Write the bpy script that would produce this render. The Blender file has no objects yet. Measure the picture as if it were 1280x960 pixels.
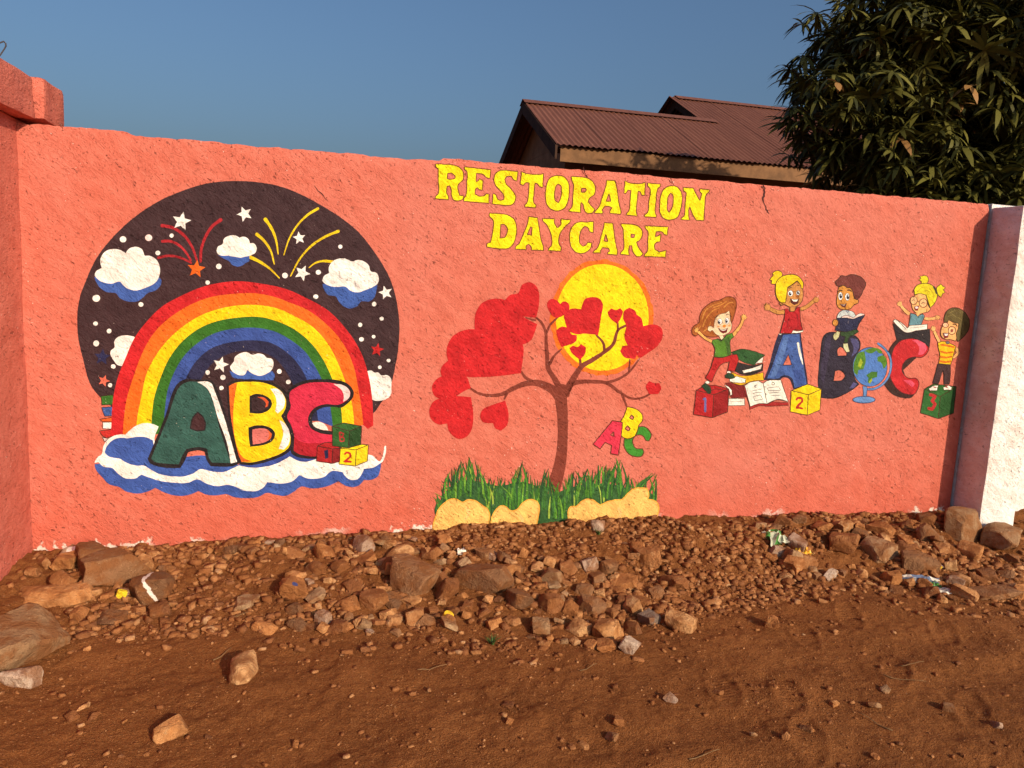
import bpy, bmesh, math, random
import numpy as np
from mathutils import Vector, Matrix
from mathutils.geometry import delaunay_2d_cdt

random.seed(7)
rng = np.random.default_rng(7)
scene = bpy.context.scene
COL = scene.collection

# ------------------------------------------------------------------ camera
F_PX = 970.0                       # focal length in photo pixels (1280 wide)
CAM = np.array([0.0, -4.2, 1.6])
YAW, PITCH, ROLL = (math.radians(v) for v in (13.928, -8.121, 2.864))
FWD = np.array([math.sin(YAW)*math.cos(PITCH), math.cos(YAW)*math.cos(PITCH), math.sin(PITCH)])
_r0 = np.array([math.cos(YAW), -math.sin(YAW), 0.0]); _u0 = np.cross(_r0, FWD)
RIGHT = _r0*math.cos(ROLL) + _u0*math.sin(ROLL)
UP = -_r0*math.sin(ROLL) + _u0*math.cos(ROLL)
cd = bpy.data.cameras.new('camera'); cam = bpy.data.objects.new('camera', cd); COL.objects.link(cam)
cd.sensor_width = 36.0; cd.lens = F_PX/1280*36.0; cd.clip_start = 0.05; cd.clip_end = 2000
M = Matrix(((RIGHT[0], UP[0], -FWD[0], CAM[0]), (RIGHT[1], UP[1], -FWD[1], CAM[1]),
            (RIGHT[2], UP[2], -FWD[2], CAM[2]), (0, 0, 0, 1)))
cam.matrix_world = M
scene.camera = cam

# ------------------------------------------------------------------ light
SUN_EL, SUN_AZ = math.radians(24.0), math.radians(27.0)     # azimuth to the right of straight behind the camera side
SUN_DIR = Vector((math.sin(SUN_AZ)*math.cos(SUN_EL), -math.cos(SUN_AZ)*math.cos(SUN_EL), math.sin(SUN_EL)))
world = bpy.data.worlds.new('World'); scene.world = world; world.use_nodes = True
wn = world.node_tree.nodes; wl = world.node_tree.links; wn.clear()
sky = wn.new('ShaderNodeTexSky'); sky.sky_type = 'NISHITA'; sky.sun_disc = False
sky.sun_elevation = SUN_EL
sky.sun_rotation = math.atan2(SUN_DIR.x, SUN_DIR.y)
sky.altitude = 400; sky.air_density = 1.25; sky.dust_density = 8.0; sky.ozone_density = 6.0
bg = wn.new('ShaderNodeBackground'); bg.inputs['Strength'].default_value = 0.118
wo = wn.new('ShaderNodeOutputWorld')
wl.new(sky.outputs[0], bg.inputs[0]); wl.new(bg.outputs[0], wo.inputs[0])
sd = bpy.data.lights.new('sun', 'SUN'); sd.energy = 4.7; sd.angle = math.radians(0.55); sd.color = (1.0, 0.83, 0.585)
sun = bpy.data.objects.new('sun', sd); COL.objects.link(sun)
sun.rotation_euler = SUN_DIR.to_track_quat('Z', 'Y').to_euler(); sun.location = (6, -12, 8)
vs = scene.view_settings
vs.view_transform = 'Standard'; vs.look = 'None'; vs.gamma = 1.0; vs.exposure = 0.0; vs.use_curve_mapping = False

# ------------------------------------------------------------------ helpers
def ray(px, py):
    return (px-640)/F_PX*RIGHT - (py-480)/F_PX*UP + FWD
def on_wall(px, py):
    d = ray(px, py); p = CAM + d*(-CAM[1]/d[1]); return float(p[0]), float(p[2])

def _hash(ix, iy, s):
    h = (ix.astype(np.int64)*374761393 + iy.astype(np.int64)*668265263 + s*1274126177) & 0x7fffffff
    h = ((h ^ (h >> 13))*1103515245 + 12345) & 0x7fffffff
    return ((h ^ (h >> 16)) & 0xffff)/65535.0
def vnoise(x, y, s=0):
    x = np.asarray(x, float); y = np.asarray(y, float)
    ix = np.floor(x); iy = np.floor(y); fx = x-ix; fy = y-iy
    fx = fx*fx*fx*(fx*(fx*6-15)+10); fy = fy*fy*fy*(fy*(fy*6-15)+10)
    a = _hash(ix, iy, s); b = _hash(ix+1, iy, s); c = _hash(ix, iy+1, s); d = _hash(ix+1, iy+1, s)
    return (a*(1-fx)+b*fx)*(1-fy) + (c*(1-fx)+d*fx)*fy - 0.5
def fbm(x, y, octv=4, s=0, gain=0.5):
    t = 0; a = 1.0; f = 1.0
    for k in range(octv):
        t = t + a*vnoise(x*f+k*17.3, y*f-k*9.1, s+k); a *= gain; f *= 2.03
    return t
def sstep(t):
    t = np.clip(t, 0, 1); return t*t*(3-2*t)

def tag(o, label=None, cat=None, group=None, kind=None):
    if label: o['label'] = label
    if cat: o['category'] = cat
    if group: o['group'] = group
    if kind: o['kind'] = kind
    return o
def link(o, parent=None):
    COL.objects.link(o)
    if parent is not None: o.parent = parent
    return o
def new_mesh(name, verts, faces, mats=(), parent=None, smooth=False, midx=None):
    me = bpy.data.meshes.new(name)
    me.from_pydata([tuple(v) for v in verts], [], [tuple(f) for f in faces])
    for m in mats: me.materials.append(m)
    if midx is not None: me.polygons.foreach_set('material_index', np.asarray(midx, np.int32))
    if smooth: me.polygons.foreach_set('use_smooth', np.ones(len(me.polygons), bool))
    me.update()
    return link(bpy.data.objects.new(name, me), parent)
def fast_mesh(name, V, Fc, mats=(), parent=None, smooth=False):
    """V (n,3), Fc (m,k) arrays"""
    me = bpy.data.meshes.new(name); V = np.asarray(V, np.float32); Fc = np.asarray(Fc, np.int32)
    k = Fc.shape[1]
    me.vertices.add(len(V)); me.vertices.foreach_set('co', V.ravel())
    me.loops.add(Fc.size); me.loops.foreach_set('vertex_index', Fc.ravel())
    me.polygons.add(len(Fc)); me.polygons.foreach_set('loop_start', np.arange(0, Fc.size, k, dtype=np.int32))
    if smooth: me.polygons.foreach_set('use_smooth', np.ones(len(Fc), bool))
    for m in mats: me.materials.append(m)
    me.update(calc_edges=True); me.validate()
    return link(bpy.data.objects.new(name, me), parent)
def empty(name, loc, parent=None):
    o = bpy.data.objects.new(name, None); o.location = loc; o.empty_display_size = 0.1
    return link(o, parent)
def bm_obj(name, bm, mats, parent=None, smooth=None):
    me = bpy.data.meshes.new(name); bm.to_mesh(me); bm.free()
    for m in mats: me.materials.append(m)
    if smooth is not None:
        me.polygons.foreach_set('use_smooth', np.ones(len(me.polygons), bool)); me.set_sharp_from_angle(angle=smooth)
    return link(bpy.data.objects.new(name, me), parent)
def box_bm(x0, x1, y0, y1, z0, z1, bev=0.0, seg=1):
    bm = bmesh.new(); bmesh.ops.create_cube(bm, size=1)
    for v in bm.verts:
        v.co = Vector(((x0+x1)/2+v.co.x*(x1-x0), (y0+y1)/2+v.co.y*(y1-y0), (z0+z1)/2+v.co.z*(z1-z0)))
    if bev: bmesh.ops.bevel(bm, geom=list(bm.edges), offset=bev, segments=seg, affect='EDGES', profile=0.6)
    return bm
def lin(c):
    c = c/255.0; return c/12.92 if c <= 0.04045 else ((c+0.055)/1.055)**2.4
def rgb(r, g, b): return (lin(r), lin(g), lin(b), 1.0)

# ------------------------------------------------------------------ materials
class NT:
    def __init__(s, tree): s.t = tree; s.n = tree.nodes; s.l = tree.links
    def node(s, ty, ins=None, **kw):
        n = s.n.new(ty)
        for k, v in kw.items(): setattr(n, k, v)
        for k, v in (ins or {}).items():
            if isinstance(v, bpy.types.NodeSocket): s.l.new(v, n.inputs[k])
            else: n.inputs[k].default_value = v
        return n
    def math(s, op, a, b=None, c=None, clamp=False):
        n = s.n.new('ShaderNodeMath'); n.operation = op; n.use_clamp = clamp
        for i, v in enumerate((a, b, c)):
            if v is None: continue
            if isinstance(v, bpy.types.NodeSocket): s.l.new(v, n.inputs[i])
            else: n.inputs[i].default_value = v
        return n.outputs[0]
    def noise(s, vec, scale, detail=3, rough=0.55, dist=0.0):
        n = s.node('ShaderNodeTexNoise', {'Vector': vec, 'Scale': scale, 'Detail': detail, 'Roughness': rough, 'Distortion': dist})
        return n.outputs[0]
    def rng(s, v, a, b, c=0.0, d=1.0, smooth=True):
        n = s.n.new('ShaderNodeMapRange'); n.interpolation_type = 'SMOOTHSTEP' if smooth else 'LINEAR'
        s.l.new(v, n.inputs['Value'])
        for k, x in zip(('From Min', 'From Max', 'To Min', 'To Max'), (a, b, c, d)): n.inputs[k].default_value = x
        return n.outputs[0]
    def mix(s, f, a, b, mode='MIX'):
        n = s.n.new('ShaderNodeMix'); n.data_type = 'RGBA'; n.blend_type = mode
        for i, v in ((0, f), (6, a), (7, b)):
            if isinstance(v, bpy.types.NodeSocket): s.l.new(v, n.inputs[i])
            else: n.inputs[i].default_value = v
        return n.outputs[2]
    def ramp(s, f, stops):
        n = s.n.new('ShaderNodeValToRGB'); s.l.new(f, n.inputs[0]); cr = n.color_ramp
        while len(cr.elements) > 2: cr.elements.remove(cr.elements[-1])
        for i, (p, c) in enumerate(stops):
            e = cr.elements[i] if i < 2 else cr.elements.new(p)
            e.position = p; e.color = c
        return n.outputs[0]
def new_mat(name):
    m = bpy.data.materials.new(name); m.use_nodes = True; m.node_tree.nodes.clear()
    t = NT(m.node_tree)
    out = t.n.new('ShaderNodeOutputMaterial'); b = t.n.new('ShaderNodeBsdfPrincipled')
    t.l.new(b.outputs[0], out.inputs[0]); return m, t, b

# shared plaster relief, evaluated in world position so paint and plaster carry the same bumps
def make_relief_group():
    g = bpy.data.node_groups.new('plaster_relief', 'ShaderNodeTree')
    g.interface.new_socket('Normal', in_out='OUTPUT', socket_type='NodeSocketVector')
    g.interface.new_socket('Pit', in_out='OUTPUT', socket_type='NodeSocketFloat')
    g.interface.new_socket('Chip', in_out='OUTPUT', socket_type='NodeSocketFloat')
    g.interface.new_socket('Tone', in_out='OUTPUT', socket_type='NodeSocketFloat')
    t = NT(g); go = t.n.new('NodeGroupOutput')
    pos = t.n.new('ShaderNodeNewGeometry').outputs['Position']
    # float strokes: stretched noise along a slanting direction
    mp = t.node('ShaderNodeMapping', {'Vector': pos, 'Rotation': (0, math.radians(-40), 0)})
    st = t.node('ShaderNodeMapping', {'Vector': mp.outputs[0], 'Scale': (1.0, 1.0, 2.1)}).outputs[0]
    n1 = t.noise(st, 26, 3, 0.6, 0.4)
    n2 = t.noise(st, 75, 3, 0.65, 0.3)
    n3 = t.noise(pos, 230, 2, 0.6)
    big = t.noise(pos, 5.5, 3, 0.5)
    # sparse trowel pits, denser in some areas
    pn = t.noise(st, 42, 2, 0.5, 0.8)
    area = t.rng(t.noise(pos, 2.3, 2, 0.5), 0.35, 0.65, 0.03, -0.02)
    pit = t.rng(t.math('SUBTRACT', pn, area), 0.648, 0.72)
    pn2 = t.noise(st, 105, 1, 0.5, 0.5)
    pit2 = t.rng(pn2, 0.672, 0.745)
    h = t.math('MULTIPLY', n1, 0.0070)
    h = t.math('MULTIPLY_ADD', n2, 0.0058, h)
    h = t.math('MULTIPLY_ADD', n3, 0.0022, h)
    h = t.math('MULTIPLY_ADD', big, 0.022, h)
    h = t.math('MULTIPLY_ADD', pit, -0.0095, h)
    h = t.math('MULTIPLY_ADD', pit2, -0.0045, h)
    bp = t.node('ShaderNodeBump', {'Height': h, 'Strength': 1.0, 'Distance': 1.0})
    t.l.new(bp.outputs[0], go.inputs['Normal'])
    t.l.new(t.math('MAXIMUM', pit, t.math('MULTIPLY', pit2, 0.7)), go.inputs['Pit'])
    cn = t.noise(pos, 95, 1, 0.5); ca = t.rng(t.noise(pos, 3.1, 2, 0.6), 0.42, 0.62, -0.045, 0.03)
    t.l.new(t.rng(t.math('ADD', cn, ca), 0.765, 0.80), go.inputs['Chip'])
    t.l.new(t.noise(st, 9, 4, 0.6), go.inputs['Tone'])
    return g
RELIEF = make_relief_group()

_paint = {}
def paint(r, g, b, pit_shade_dirt=0.5):
    """mural emulsion of an sRGB colour on the shared plaster relief"""
    key = (r, g, b, pit_shade_dirt)
    if key in _paint: return _paint[key]
    m, t, bs = new_mat('paint_%d_%d_%d' % (r, g, b))
    gr = t.n.new('ShaderNodeGroup'); gr.node_tree = RELIEF
    base = rgb(r, g, b); base = (base[0]*0.84, base[1]*0.93, base[2]*1.08, 1)
    dk = (base[0]*0.80, base[1]*0.76, base[2]*0.76, 1); li = (min(1, base[0]*1.10+.004), min(1, base[1]*1.10+.004), min(1, base[2]*1.08+.004), 1)
    c = t.mix(t.rng(gr.outputs['Tone'], 0.3, 0.7), dk, li)
    c = t.mix(t.math('MULTIPLY', gr.outputs['Pit'], pit_shade_dirt), c, (base[0]*0.40+.01, base[1]*0.34+.008, base[2]*0.32+.006, 1))  # shade in the pits painted into the colour, with some dirt
    c = t.mix(t.math('MULTIPLY', gr.outputs['Chip'], 0.35), c, (0.75, 0.60, 0.52, 1))
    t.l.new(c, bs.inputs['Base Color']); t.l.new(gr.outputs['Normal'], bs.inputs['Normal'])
    bs.inputs['Roughness'].default_value = 0.62; bs.inputs['Specular IOR Level'].default_value = 0.22
    _paint[key] = m; return m

def wall_material(name, base, low=None, attr=False):
    m, t, bs = new_mat(name)
    gr = t.n.new('ShaderNodeGroup'); gr.node_tree = RELIEF
    pos = t.n.new('ShaderNodeNewGeometry').outputs['Position']
    dk = tuple(base[i]*k for i, k in enumerate((0.90, 0.82, 0.80)))+(1,)
    li = tuple(min(1, base[i]*k) for i, k in enumerate((1.05, 1.12, 1.16)))+(1,)
    c = t.mix(t.rng(gr.outputs['Tone'], 0.3, 0.7), dk, li)
    patch = t.noise(pos, 1.3, 3, 0.55)
    c = t.mix(t.rng(patch, 0.4, 0.7, 0, 0.45), c, (base[0]*0.99, base[1]*1.25, base[2]*1.45, 1))
    if attr:
        at = t.n.new('ShaderNodeAttribute'); at.attribute_name = 'base_h'
        hh = at.outputs['Fac']
        # earth splashed up by rain
        sp = t.math('ADD', hh, t.math('MULTIPLY_ADD', t.noise(pos, 6, 4, 0.6), 0.5, -0.25))
        c = t.mix(t.rng(sp, 0.0, 0.42, 0.42, 0.0), c, (0.52, 0.085, 0.045, 1))
        # bare lime primer where the colour coat stops above the rubble
        pr = t.math('ADD', hh, t.math('MULTIPLY_ADD', t.noise(pos, 17, 3, 0.6), -0.26, 0.13))
        prm = t.math('MULTIPLY', t.rng(pr, 0.0, 0.025, 1.0, 0.0), t.rng(t.noise(pos, 2.1, 2, 0.5), 0.42, 0.56))
        c = t.mix(prm, c, (0.72, 0.62, 0.55, 1))
    c = t.mix(t.math('MULTIPLY', gr.outputs['Pit'], 0.55), c, tuple(v*0.40 for v in base[:3])+(1,))  # trowel pits darkened in the base colour: painted shade plus a little dirt
    c = t.mix(t.math('MULTIPLY', gr.outputs['Chip'], 0.75), c, (0.85, 0.72, 0.64, 1))
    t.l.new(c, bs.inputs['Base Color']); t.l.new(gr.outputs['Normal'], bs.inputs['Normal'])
    bs.inputs['Roughness'].default_value = 0.7; bs.inputs['Specular IOR Level'].default_value = 0.2
    return m
SALMON = (0.575, 0.145, 0.097)
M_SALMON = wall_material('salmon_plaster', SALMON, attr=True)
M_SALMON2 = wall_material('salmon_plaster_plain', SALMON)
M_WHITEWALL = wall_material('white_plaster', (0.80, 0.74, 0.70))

def earth_mat():
    m, t, bs = new_mat('red_earth')
    pos = t.n.new('ShaderNodeNewGeometry').outputs['Position']
    a = t.noise(pos, 3.0, 5, 0.6); b = t.noise(pos, 38, 4, 0.65); c = t.noise(pos, 260, 2, 0.6)
    col = t.ramp(a, [(0.3, (0.135, 0.043, 0.0125, 1)), (0.52, (0.185, 0.062, 0.0175, 1)), (0.72, (0.245, 0.088, 0.027, 1))])
    col = t.mix(t.rng(b, 0.35, 0.7, 0, 0.55), col, (0.27, 0.098, 0.030, 1))
    col = t.mix(t.rng(c, 0.58, 0.70, 0, 0.75), col, (0.38, 0.18, 0.075, 1))
    col = t.mix(t.rng(t.noise(pos, 420, 2, 0.6), 0.60, 0.68, 0, 0.6), col, (0.42, 0.22, 0.10, 1))
    col = t.mix(t.rng(t.noise(pos, 150, 2, 0.5), 0.30, 0.42, 0.65, 0.0), col, (0.070, 0.022, 0.008, 1))
    at = t.n.new('ShaderNodeAttribute'); at.attribute_name = 'print_mask'
    au = t.n.new('ShaderNodeAttribute'); au.attribute_name = 'print_u'
    tread = t.math('MULTIPLY', t.math('SINE', t.math('MULTIPLY', au.outputs['Fac'], 2*math.pi/0.021)), at.outputs['Fac'])
    h = t.math('MULTIPLY', b, 0.010)
    h = t.math('MULTIPLY_ADD', c, 0.0055, h)
    h = t.math('MULTIPLY_ADD', t.noise(pos, 105, 3, 0.65), 0.008, h)
    h = t.math('MULTIPLY_ADD', tread, 0.0014, h)
    bp = t.node('ShaderNodeBump', {'Height': h, 'Strength': 1.0, 'Distance': 1.0})
    t.l.new(col, bs.inputs['Base Color']); t.l.new(bp.outputs[0], bs.inputs['Normal'])
    bs.inputs['Roughness'].default_value = 0.95; bs.inputs['Specular IOR Level'].default_value = 0.08
    return m
M_EARTH = earth_mat()

def rock_mat(name, stops, island=False, spot=None, bump=0.006, streak=None):
    m, t, bs = new_mat(name)
    geo = t.n.new('ShaderNodeNewGeometry')
    tc = t.n.new('ShaderNodeTexCoord').outputs['Object'] if not island else geo.outputs['Position']
    wp = geo.outputs['Position']
    rnd = geo.outputs['Random Per Island'] if island else t.n.new('ShaderNodeObjectInfo').outputs['Random']
    n1 = t.noise(wp, 22, 5, 0.65, 0.6); n2 = t.noise(wp, 95, 4, 0.7)
    f = t.math('ADD', t.math('MULTIPLY', rnd, 0.75), t.math('MULTIPLY_ADD', n1, 0.9, -0.32))
    col = t.ramp(f, stops)
    col = t.mix(t.rng(n2, 0.35, 0.7, 0, 0.45), col, t.mix(0.5, col, (0.30, 0.14, 0.07, 1)))
    col = t.mix(t.rng(t.noise(wp, 170, 3, 0.7), 0.56, 0.70, 0, 0.55), col, (0.07, 0.034, 0.020, 1))
    col = t.mix(t.rng(t.noise(wp, 48, 3, 0.6, 1.2), 0.60, 0.70, 0, 0.5), col, (0.50, 0.30, 0.15, 1))
    # red dust settled on the stone
    col = t.mix(t.rng(t.noise(wp, 13, 3, 0.6), 0.40, 0.62, 0.0, 0.75), col, (0.22, 0.078, 0.024, 1))
    if spot:
        for (p, r, cc) in spot:
            d = t.node('ShaderNodeVectorMath', {0: t.n.new('ShaderNodeTexCoord').outputs['Object'], 1: p}, operation='DISTANCE').outputs['Value']
            d = t.math('ADD', d, t.math('MULTIPLY_ADD', t.noise(wp, 40, 2, 0.6), r*0.9, -r*0.45))
            col = t.mix(t.rng(d, r*0.85, r, 1, 0), col, cc)
    if streak:            # a dribble of paint running down across the stone
        sx = t.node('ShaderNodeSeparateXYZ', {0: t.n.new('ShaderNodeTexCoord').outputs['Object']})
        u = t.math('ADD', t.math('ADD', sx.outputs[0], t.math('MULTIPLY', sx.outputs[2], 0.55)), t.math('MULTIPLY_ADD', t.noise(wp, 30, 2, 0.6), 0.16, -0.13))
        col = t.mix(t.rng(t.math('ABSOLUTE', u), 0.035, 0.055, 1, 0), col, streak)
    h = t.math('ADD', t.math('MULTIPLY', n1, bump*3.4), t.math('MULTIPLY', n2, bump*1.5))
    bp = t.node('ShaderNodeBump', {'Height': h, 'Strength': 1.0, 'Distance': 1.0})
    t.l.new(col, bs.inputs['Base Color']); t.l.new(bp.outputs[0], bs.inputs['Normal'])
    bs.inputs['Roughness'].default_value = 0.88; bs.inputs['Specular IOR Level'].default_value = 0.15
    return m
RED = [(0.0, (0.13, 0.048, 0.020, 1)), (0.35, (0.22, 0.080, 0.029, 1)), (0.62, (0.33, 0.130, 0.046, 1)), (0.85, (0.45, 0.215, 0.088, 1)), (1.0, (0.48, 0.30, 0.17, 1))]
BROWN = [(0.0, (0.125, 0.060, 0.031, 1)), (0.5, (0.21, 0.10, 0.048, 1)), (1.0, (0.30, 0.15, 0.072, 1))]
TAN = [(0.0, (0.24, 0.135, 0.068, 1)), (0.5, (0.36, 0.21, 0.11, 1)), (1.0, (0.46, 0.30, 0.17, 1))]
ORANGE = [(0.0, (0.33, 0.12, 0.038, 1)), (0.5, (0.52, 0.22, 0.075, 1)), (1.0, (0.62, 0.36, 0.17, 1))]
PALE = [(0.0, (0.34, 0.22, 0.155, 1)), (0.5, (0.45, 0.31, 0.23, 1)), (1.0, (0.55, 0.43, 0.34, 1))]
GREY = [(0.0, (0.15, 0.11, 0.09, 1)), (0.5, (0.26, 0.20, 0.165, 1)), (1.0, (0.36, 0.30, 0.25, 1))]
M_ROCK = rock_mat('red_rubble', RED)
M_GRAVEL = rock_mat('gravel', RED, island=True, bump=0.003)
M_ROCKS = dict(red=M_ROCK, brown=rock_mat('brown_stone', BROWN), tan=rock_mat('tan_stone', TAN), orange=rock_mat('orange_stone', ORANGE),
               pale=rock_mat('pale_stone', PALE), grey=rock_mat('grey_stone', GREY))

def plain_mat(name, col, rough=0.6, spec=0.3, noise=0.25, scale=30, bump=0.0, metal=0.0):
    m, t, bs = new_mat(name)
    pos = t.n.new('ShaderNodeNewGeometry').outputs['Position']
    n = t.noise(pos, scale, 4, 0.6)
    c = t.mix(t.rng(n, 0.3, 0.7), tuple(v*(1-noise) for v in col[:3])+(1,), tuple(min(1, v*(1+noise)) for v in col[:3])+(1,))
    t.l.new(c, bs.inputs['Base Color'])
    bs.inputs['Roughness'].default_value = rough; bs.inputs['Specular IOR Level'].default_value = spec; bs.inputs['Metallic'].default_value = metal
    if bump:
        bp = t.node('ShaderNodeBump', {'Height': t.math('MULTIPLY', n, bump), 'Strength': 1.0, 'Distance': 1.0})
        t.l.new(bp.outputs[0], bs.inputs['Normal'])
    return m

# ================================================================== ground
FOOT = []
for (px, py, ang, ln) in ((1005, 792, 1.25, .25), (1062, 772, 1.1, .26), (905, 862, 1.3, .26), (1120, 838, .9, .25), (985, 868, 1.2, .25), (1180, 792, 1.0, .25),
                          (640, 880, 1.9, .25), (1215, 885, .8, .26), (1010, 925, 1.1, .26), (740, 920, 1.5, .25)):
    d = ray(px, py); p = CAM + d*(-CAM[2]/d[2]); FOOT.append((p[0], p[1], ang, ln))
HX = [-1.6, -1.2, 0, .9, 2, 3, 4.1, 5, 7]; HZ = [.10, .09, .135, .165, .18, .175, .15, .17, .17]
TX = [-1.6, -1.0, 0, 1, 2, 3, 4.2, 7]; TY = [1.05, 1.05, 1.10, 1.12, .95, .85, .80, .8]
def ground_base(x, y):
    h0 = np.interp(x, HX, HZ); toe = np.interp(x, TX, TY)
    toe = toe*(1+0.25*vnoise(np.asarray(x)*1.7, np.asarray(y)*0+3.3, 5))
    s = np.clip(1+y/toe, 0, 1)
    z = h0*(0.35*s+0.65*sstep(s))
    z = np.where(y > 0.15, 0.1, z)
    side = np.clip((-0.95-x)/0.45, 0, 1)*np.clip((y+2.2)/1.2, 0, 1)        # drift against the side wall
    z = np.maximum(z, np.where(y < 0.15, 0.10*sstep(side), 0))
    return z, s
def ground_z(x, y):
    x = np.asarray(x, float); y = np.asarray(y, float)
    z, s = ground_base(x, y)
    k = sstep(s*1.6)
    near = np.exp(-((np.maximum(np.abs(x-1.4)-4, 0))**2+(np.maximum(np.abs(y+1.4)-2, 0))**2)/2)
    z = z + near*(fbm(x*2.3, y*2.3, 3, 11)*(0.020+0.030*k)*np.clip(-y/0.15, 0.3, 1) + fbm(x*9, y*9, 3, 31)*(0.010+0.018*k) + fbm(x*34, y*34, 2, 51)*(0.0055+0.007*k))
    # smeared wheel and heel ruts in the loose road
    rut = vnoise(x*1.2+y*0.3, y*7.0-x*0.8, 77)
    z = z + near*(1-k)*0.016*rut*np.clip((-y-0.7)/0.3, 0, 1)
    for (fx, fy, a, ln) in FOOT:
        u = (x-fx)*math.cos(a)+(y-fy)*math.sin(a); v = -(x-fx)*math.sin(a)+(y-fy)*math.cos(a)
        d = (u/(ln*.5))**2+(v/.052)**2
        z = z - 0.007*np.clip(1.25-d, 0, 1) + 0.004*np.exp(-(d-1.6)**2*4)
    return z
def gz(x, y): return float(ground_z(np.array([x]), np.array([y]))[0])
def build_ground():
    xs = np.concatenate([-np.geomspace(400, 2.6, 22), np.arange(-2.45, -1.55, .06), np.arange(-1.5, 5.0, .0095), np.arange(5.05, 7.5, .08), np.geomspace(8, 400, 20)])
    ys = np.concatenate([-np.geomspace(400, 3.2, 20), np.arange(-3.1, -2.45, .05), np.arange(-2.4, 0.06, .0095), np.arange(.1, 2, .3), np.geomspace(2.3, 500, 24)])
    X, Y = np.meshgrid(xs, ys); Z = ground_z(X, Y)
    V = np.stack([X, Y, Z], -1).reshape(-1, 3); nx = len(xs); ny = len(ys)
    i = np.arange(nx-1)[None, :]+np.arange(ny-1)[:, None]*nx
    Fc = np.stack([i, i+1, i+1+nx, i+nx], -1).reshape(-1, 4)
    o = fast_mesh('ground', V, Fc, [M_EARTH], smooth=True); tag(o, kind='structure')
    mask = np.zeros(len(V)); uu = np.zeros(len(V))
    for (fx, fy, a, ln) in FOOT:
        u = (V[:, 0]-fx)*math.cos(a)+(V[:, 1]-fy)*math.sin(a); v = -(V[:, 0]-fx)*math.sin(a)+(V[:, 1]-fy)*math.cos(a)
        d = (u/(ln*.5))**2+(v/.048)**2; inn = d < 1.0
        mask[inn] = np.clip((1-d[inn])*3, 0, 1)*np.clip(0.35+2.0*vnoise(V[inn, 0]*14, V[inn, 1]*14, 9), 0, 1); uu[inn] = u[inn]+0.25*v[inn]
    for nm, arr in (('print_mask', mask), ('print_u', uu)):
        at = o.data.attributes.new(nm, 'FLOAT', 'POINT'); at.data.foreach_set('value', arr.astype(np.float32))
    return o
build_ground()

# ================================================================== the mural wall
WX0, WX1, WTOP = -1.41, 4.125, 2.185
def wav(x, z):
    """slow unevenness of the plastered face (metres along y)"""
    return 0.007*vnoise(np.asarray(x)*0.9+3.1, np.asarray(z)*1.0+1.7, 3)
def wtop(x):
    x = np.asarray(x, float)
    return WTOP + 0.010*vnoise(x*3.1, x*0+.5, 4) + 0.010*vnoise(x*17, x*0+2.5, 6) + 0.006*vnoise(x*52, x*0+1.5, 8) - 0.016*sstep((x+0.95)/0.06)*(x < 0.6) - 0.004*np.abs(vnoise(x*40, x*0+7, 2))
def build_wall():
    xs = np.arange(WX0, WX1+.001, .02); zs = np.linspace(0, 1, 76)
    nx, nz = len(xs), len(zs); T = wtop(xs)
    X = np.repeat(xs[None, :], nz, 0); Z = -0.25+(T[None, :]+0.25)*zs[:, None]
    Y = wav(X, Z)
    Y[-1, :] += 0.014; Y[-2, :] += 0.003                                   # rounded arris
    front = np.stack([X, Y, Z], -1).reshape(-1, 3)
    topb = np.stack([xs, np.full(nx, .19), T-.006+.006*vnoise(xs*11, xs*0+9, 1)], -1)
    back = np.stack([xs, np.full(nx, .20), np.full(nx, -.25)], -1)
    V = np.concatenate([front, topb, back]); n0 = nx*nz; n1 = n0+nx
    i = np.arange(nx-1)[None, :]+np.arange(nz-1)[:, None]*nx
    Fc = [np.stack([i, i+1, i+1+nx, i+nx], -1).reshape(-1, 4)]
    k = np.arange(nx-1); tr = (nz-1)*nx
    Fc.append(np.stack([tr+k, tr+k+1, n0+k+1, n0+k], -1)); Fc.append(np.stack([n0+k, n0+k+1, n1+k+1, n1+k], -1))
    Fc.append(np.stack([n1+k, n1+k+1, k+1, k], -1))
    o = fast_mesh('mural_wall', V, np.concatenate(Fc), [M_SALMON], smooth=True)
    o.data.set_sharp_from_angle(angle=math.radians(50))
    bh = V[:, 2]-ground_z(V[:, 0], np.full(len(V), -0.02))
    at = o.data.attributes.new('base_h', 'FLOAT', 'POINT'); at.data.foreach_set('value', bh.astype(np.float32))
    return tag(o, 'long salmon plastered wall carrying the painted daycare mural', 'wall')
WALL = build_wall()

# ---- painting tools: outlines traced in the photograph are cast on to the wall plane
def crop(x0, y0, s): return lambda *pts: [(x0+p[0]/s, y0+p[1]/s) for p in pts]
PX = crop(0, 0, 1)
K1, K2, K3 = crop(90, 220, 6), crop(290, 220, 6), crop(90, 370, 6)
K4, K5, K6 = crop(290, 370, 6), crop(100, 470, 6), crop(290, 470, 6)
K7, K8 = crop(530, 190, 6.7368), crop(710, 190, 6.7368)
H1, H2, H3, H4 = crop(860, 360, 10.667), crop(940, 330, 9.6), crop(1020, 335, 9.6), crop(1110, 340, 9.143)
H5, H6, H7, H8 = crop(1140, 380, 6.4), crop(860, 430, 7.111), crop(1010, 410, 8), crop(730, 490, 9.6)
T4, G1, G2, V6 = crop(520, 320, 4), crop(530, 560, 8), crop(670, 560, 8), crop(850, 320, 4.363)

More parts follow.
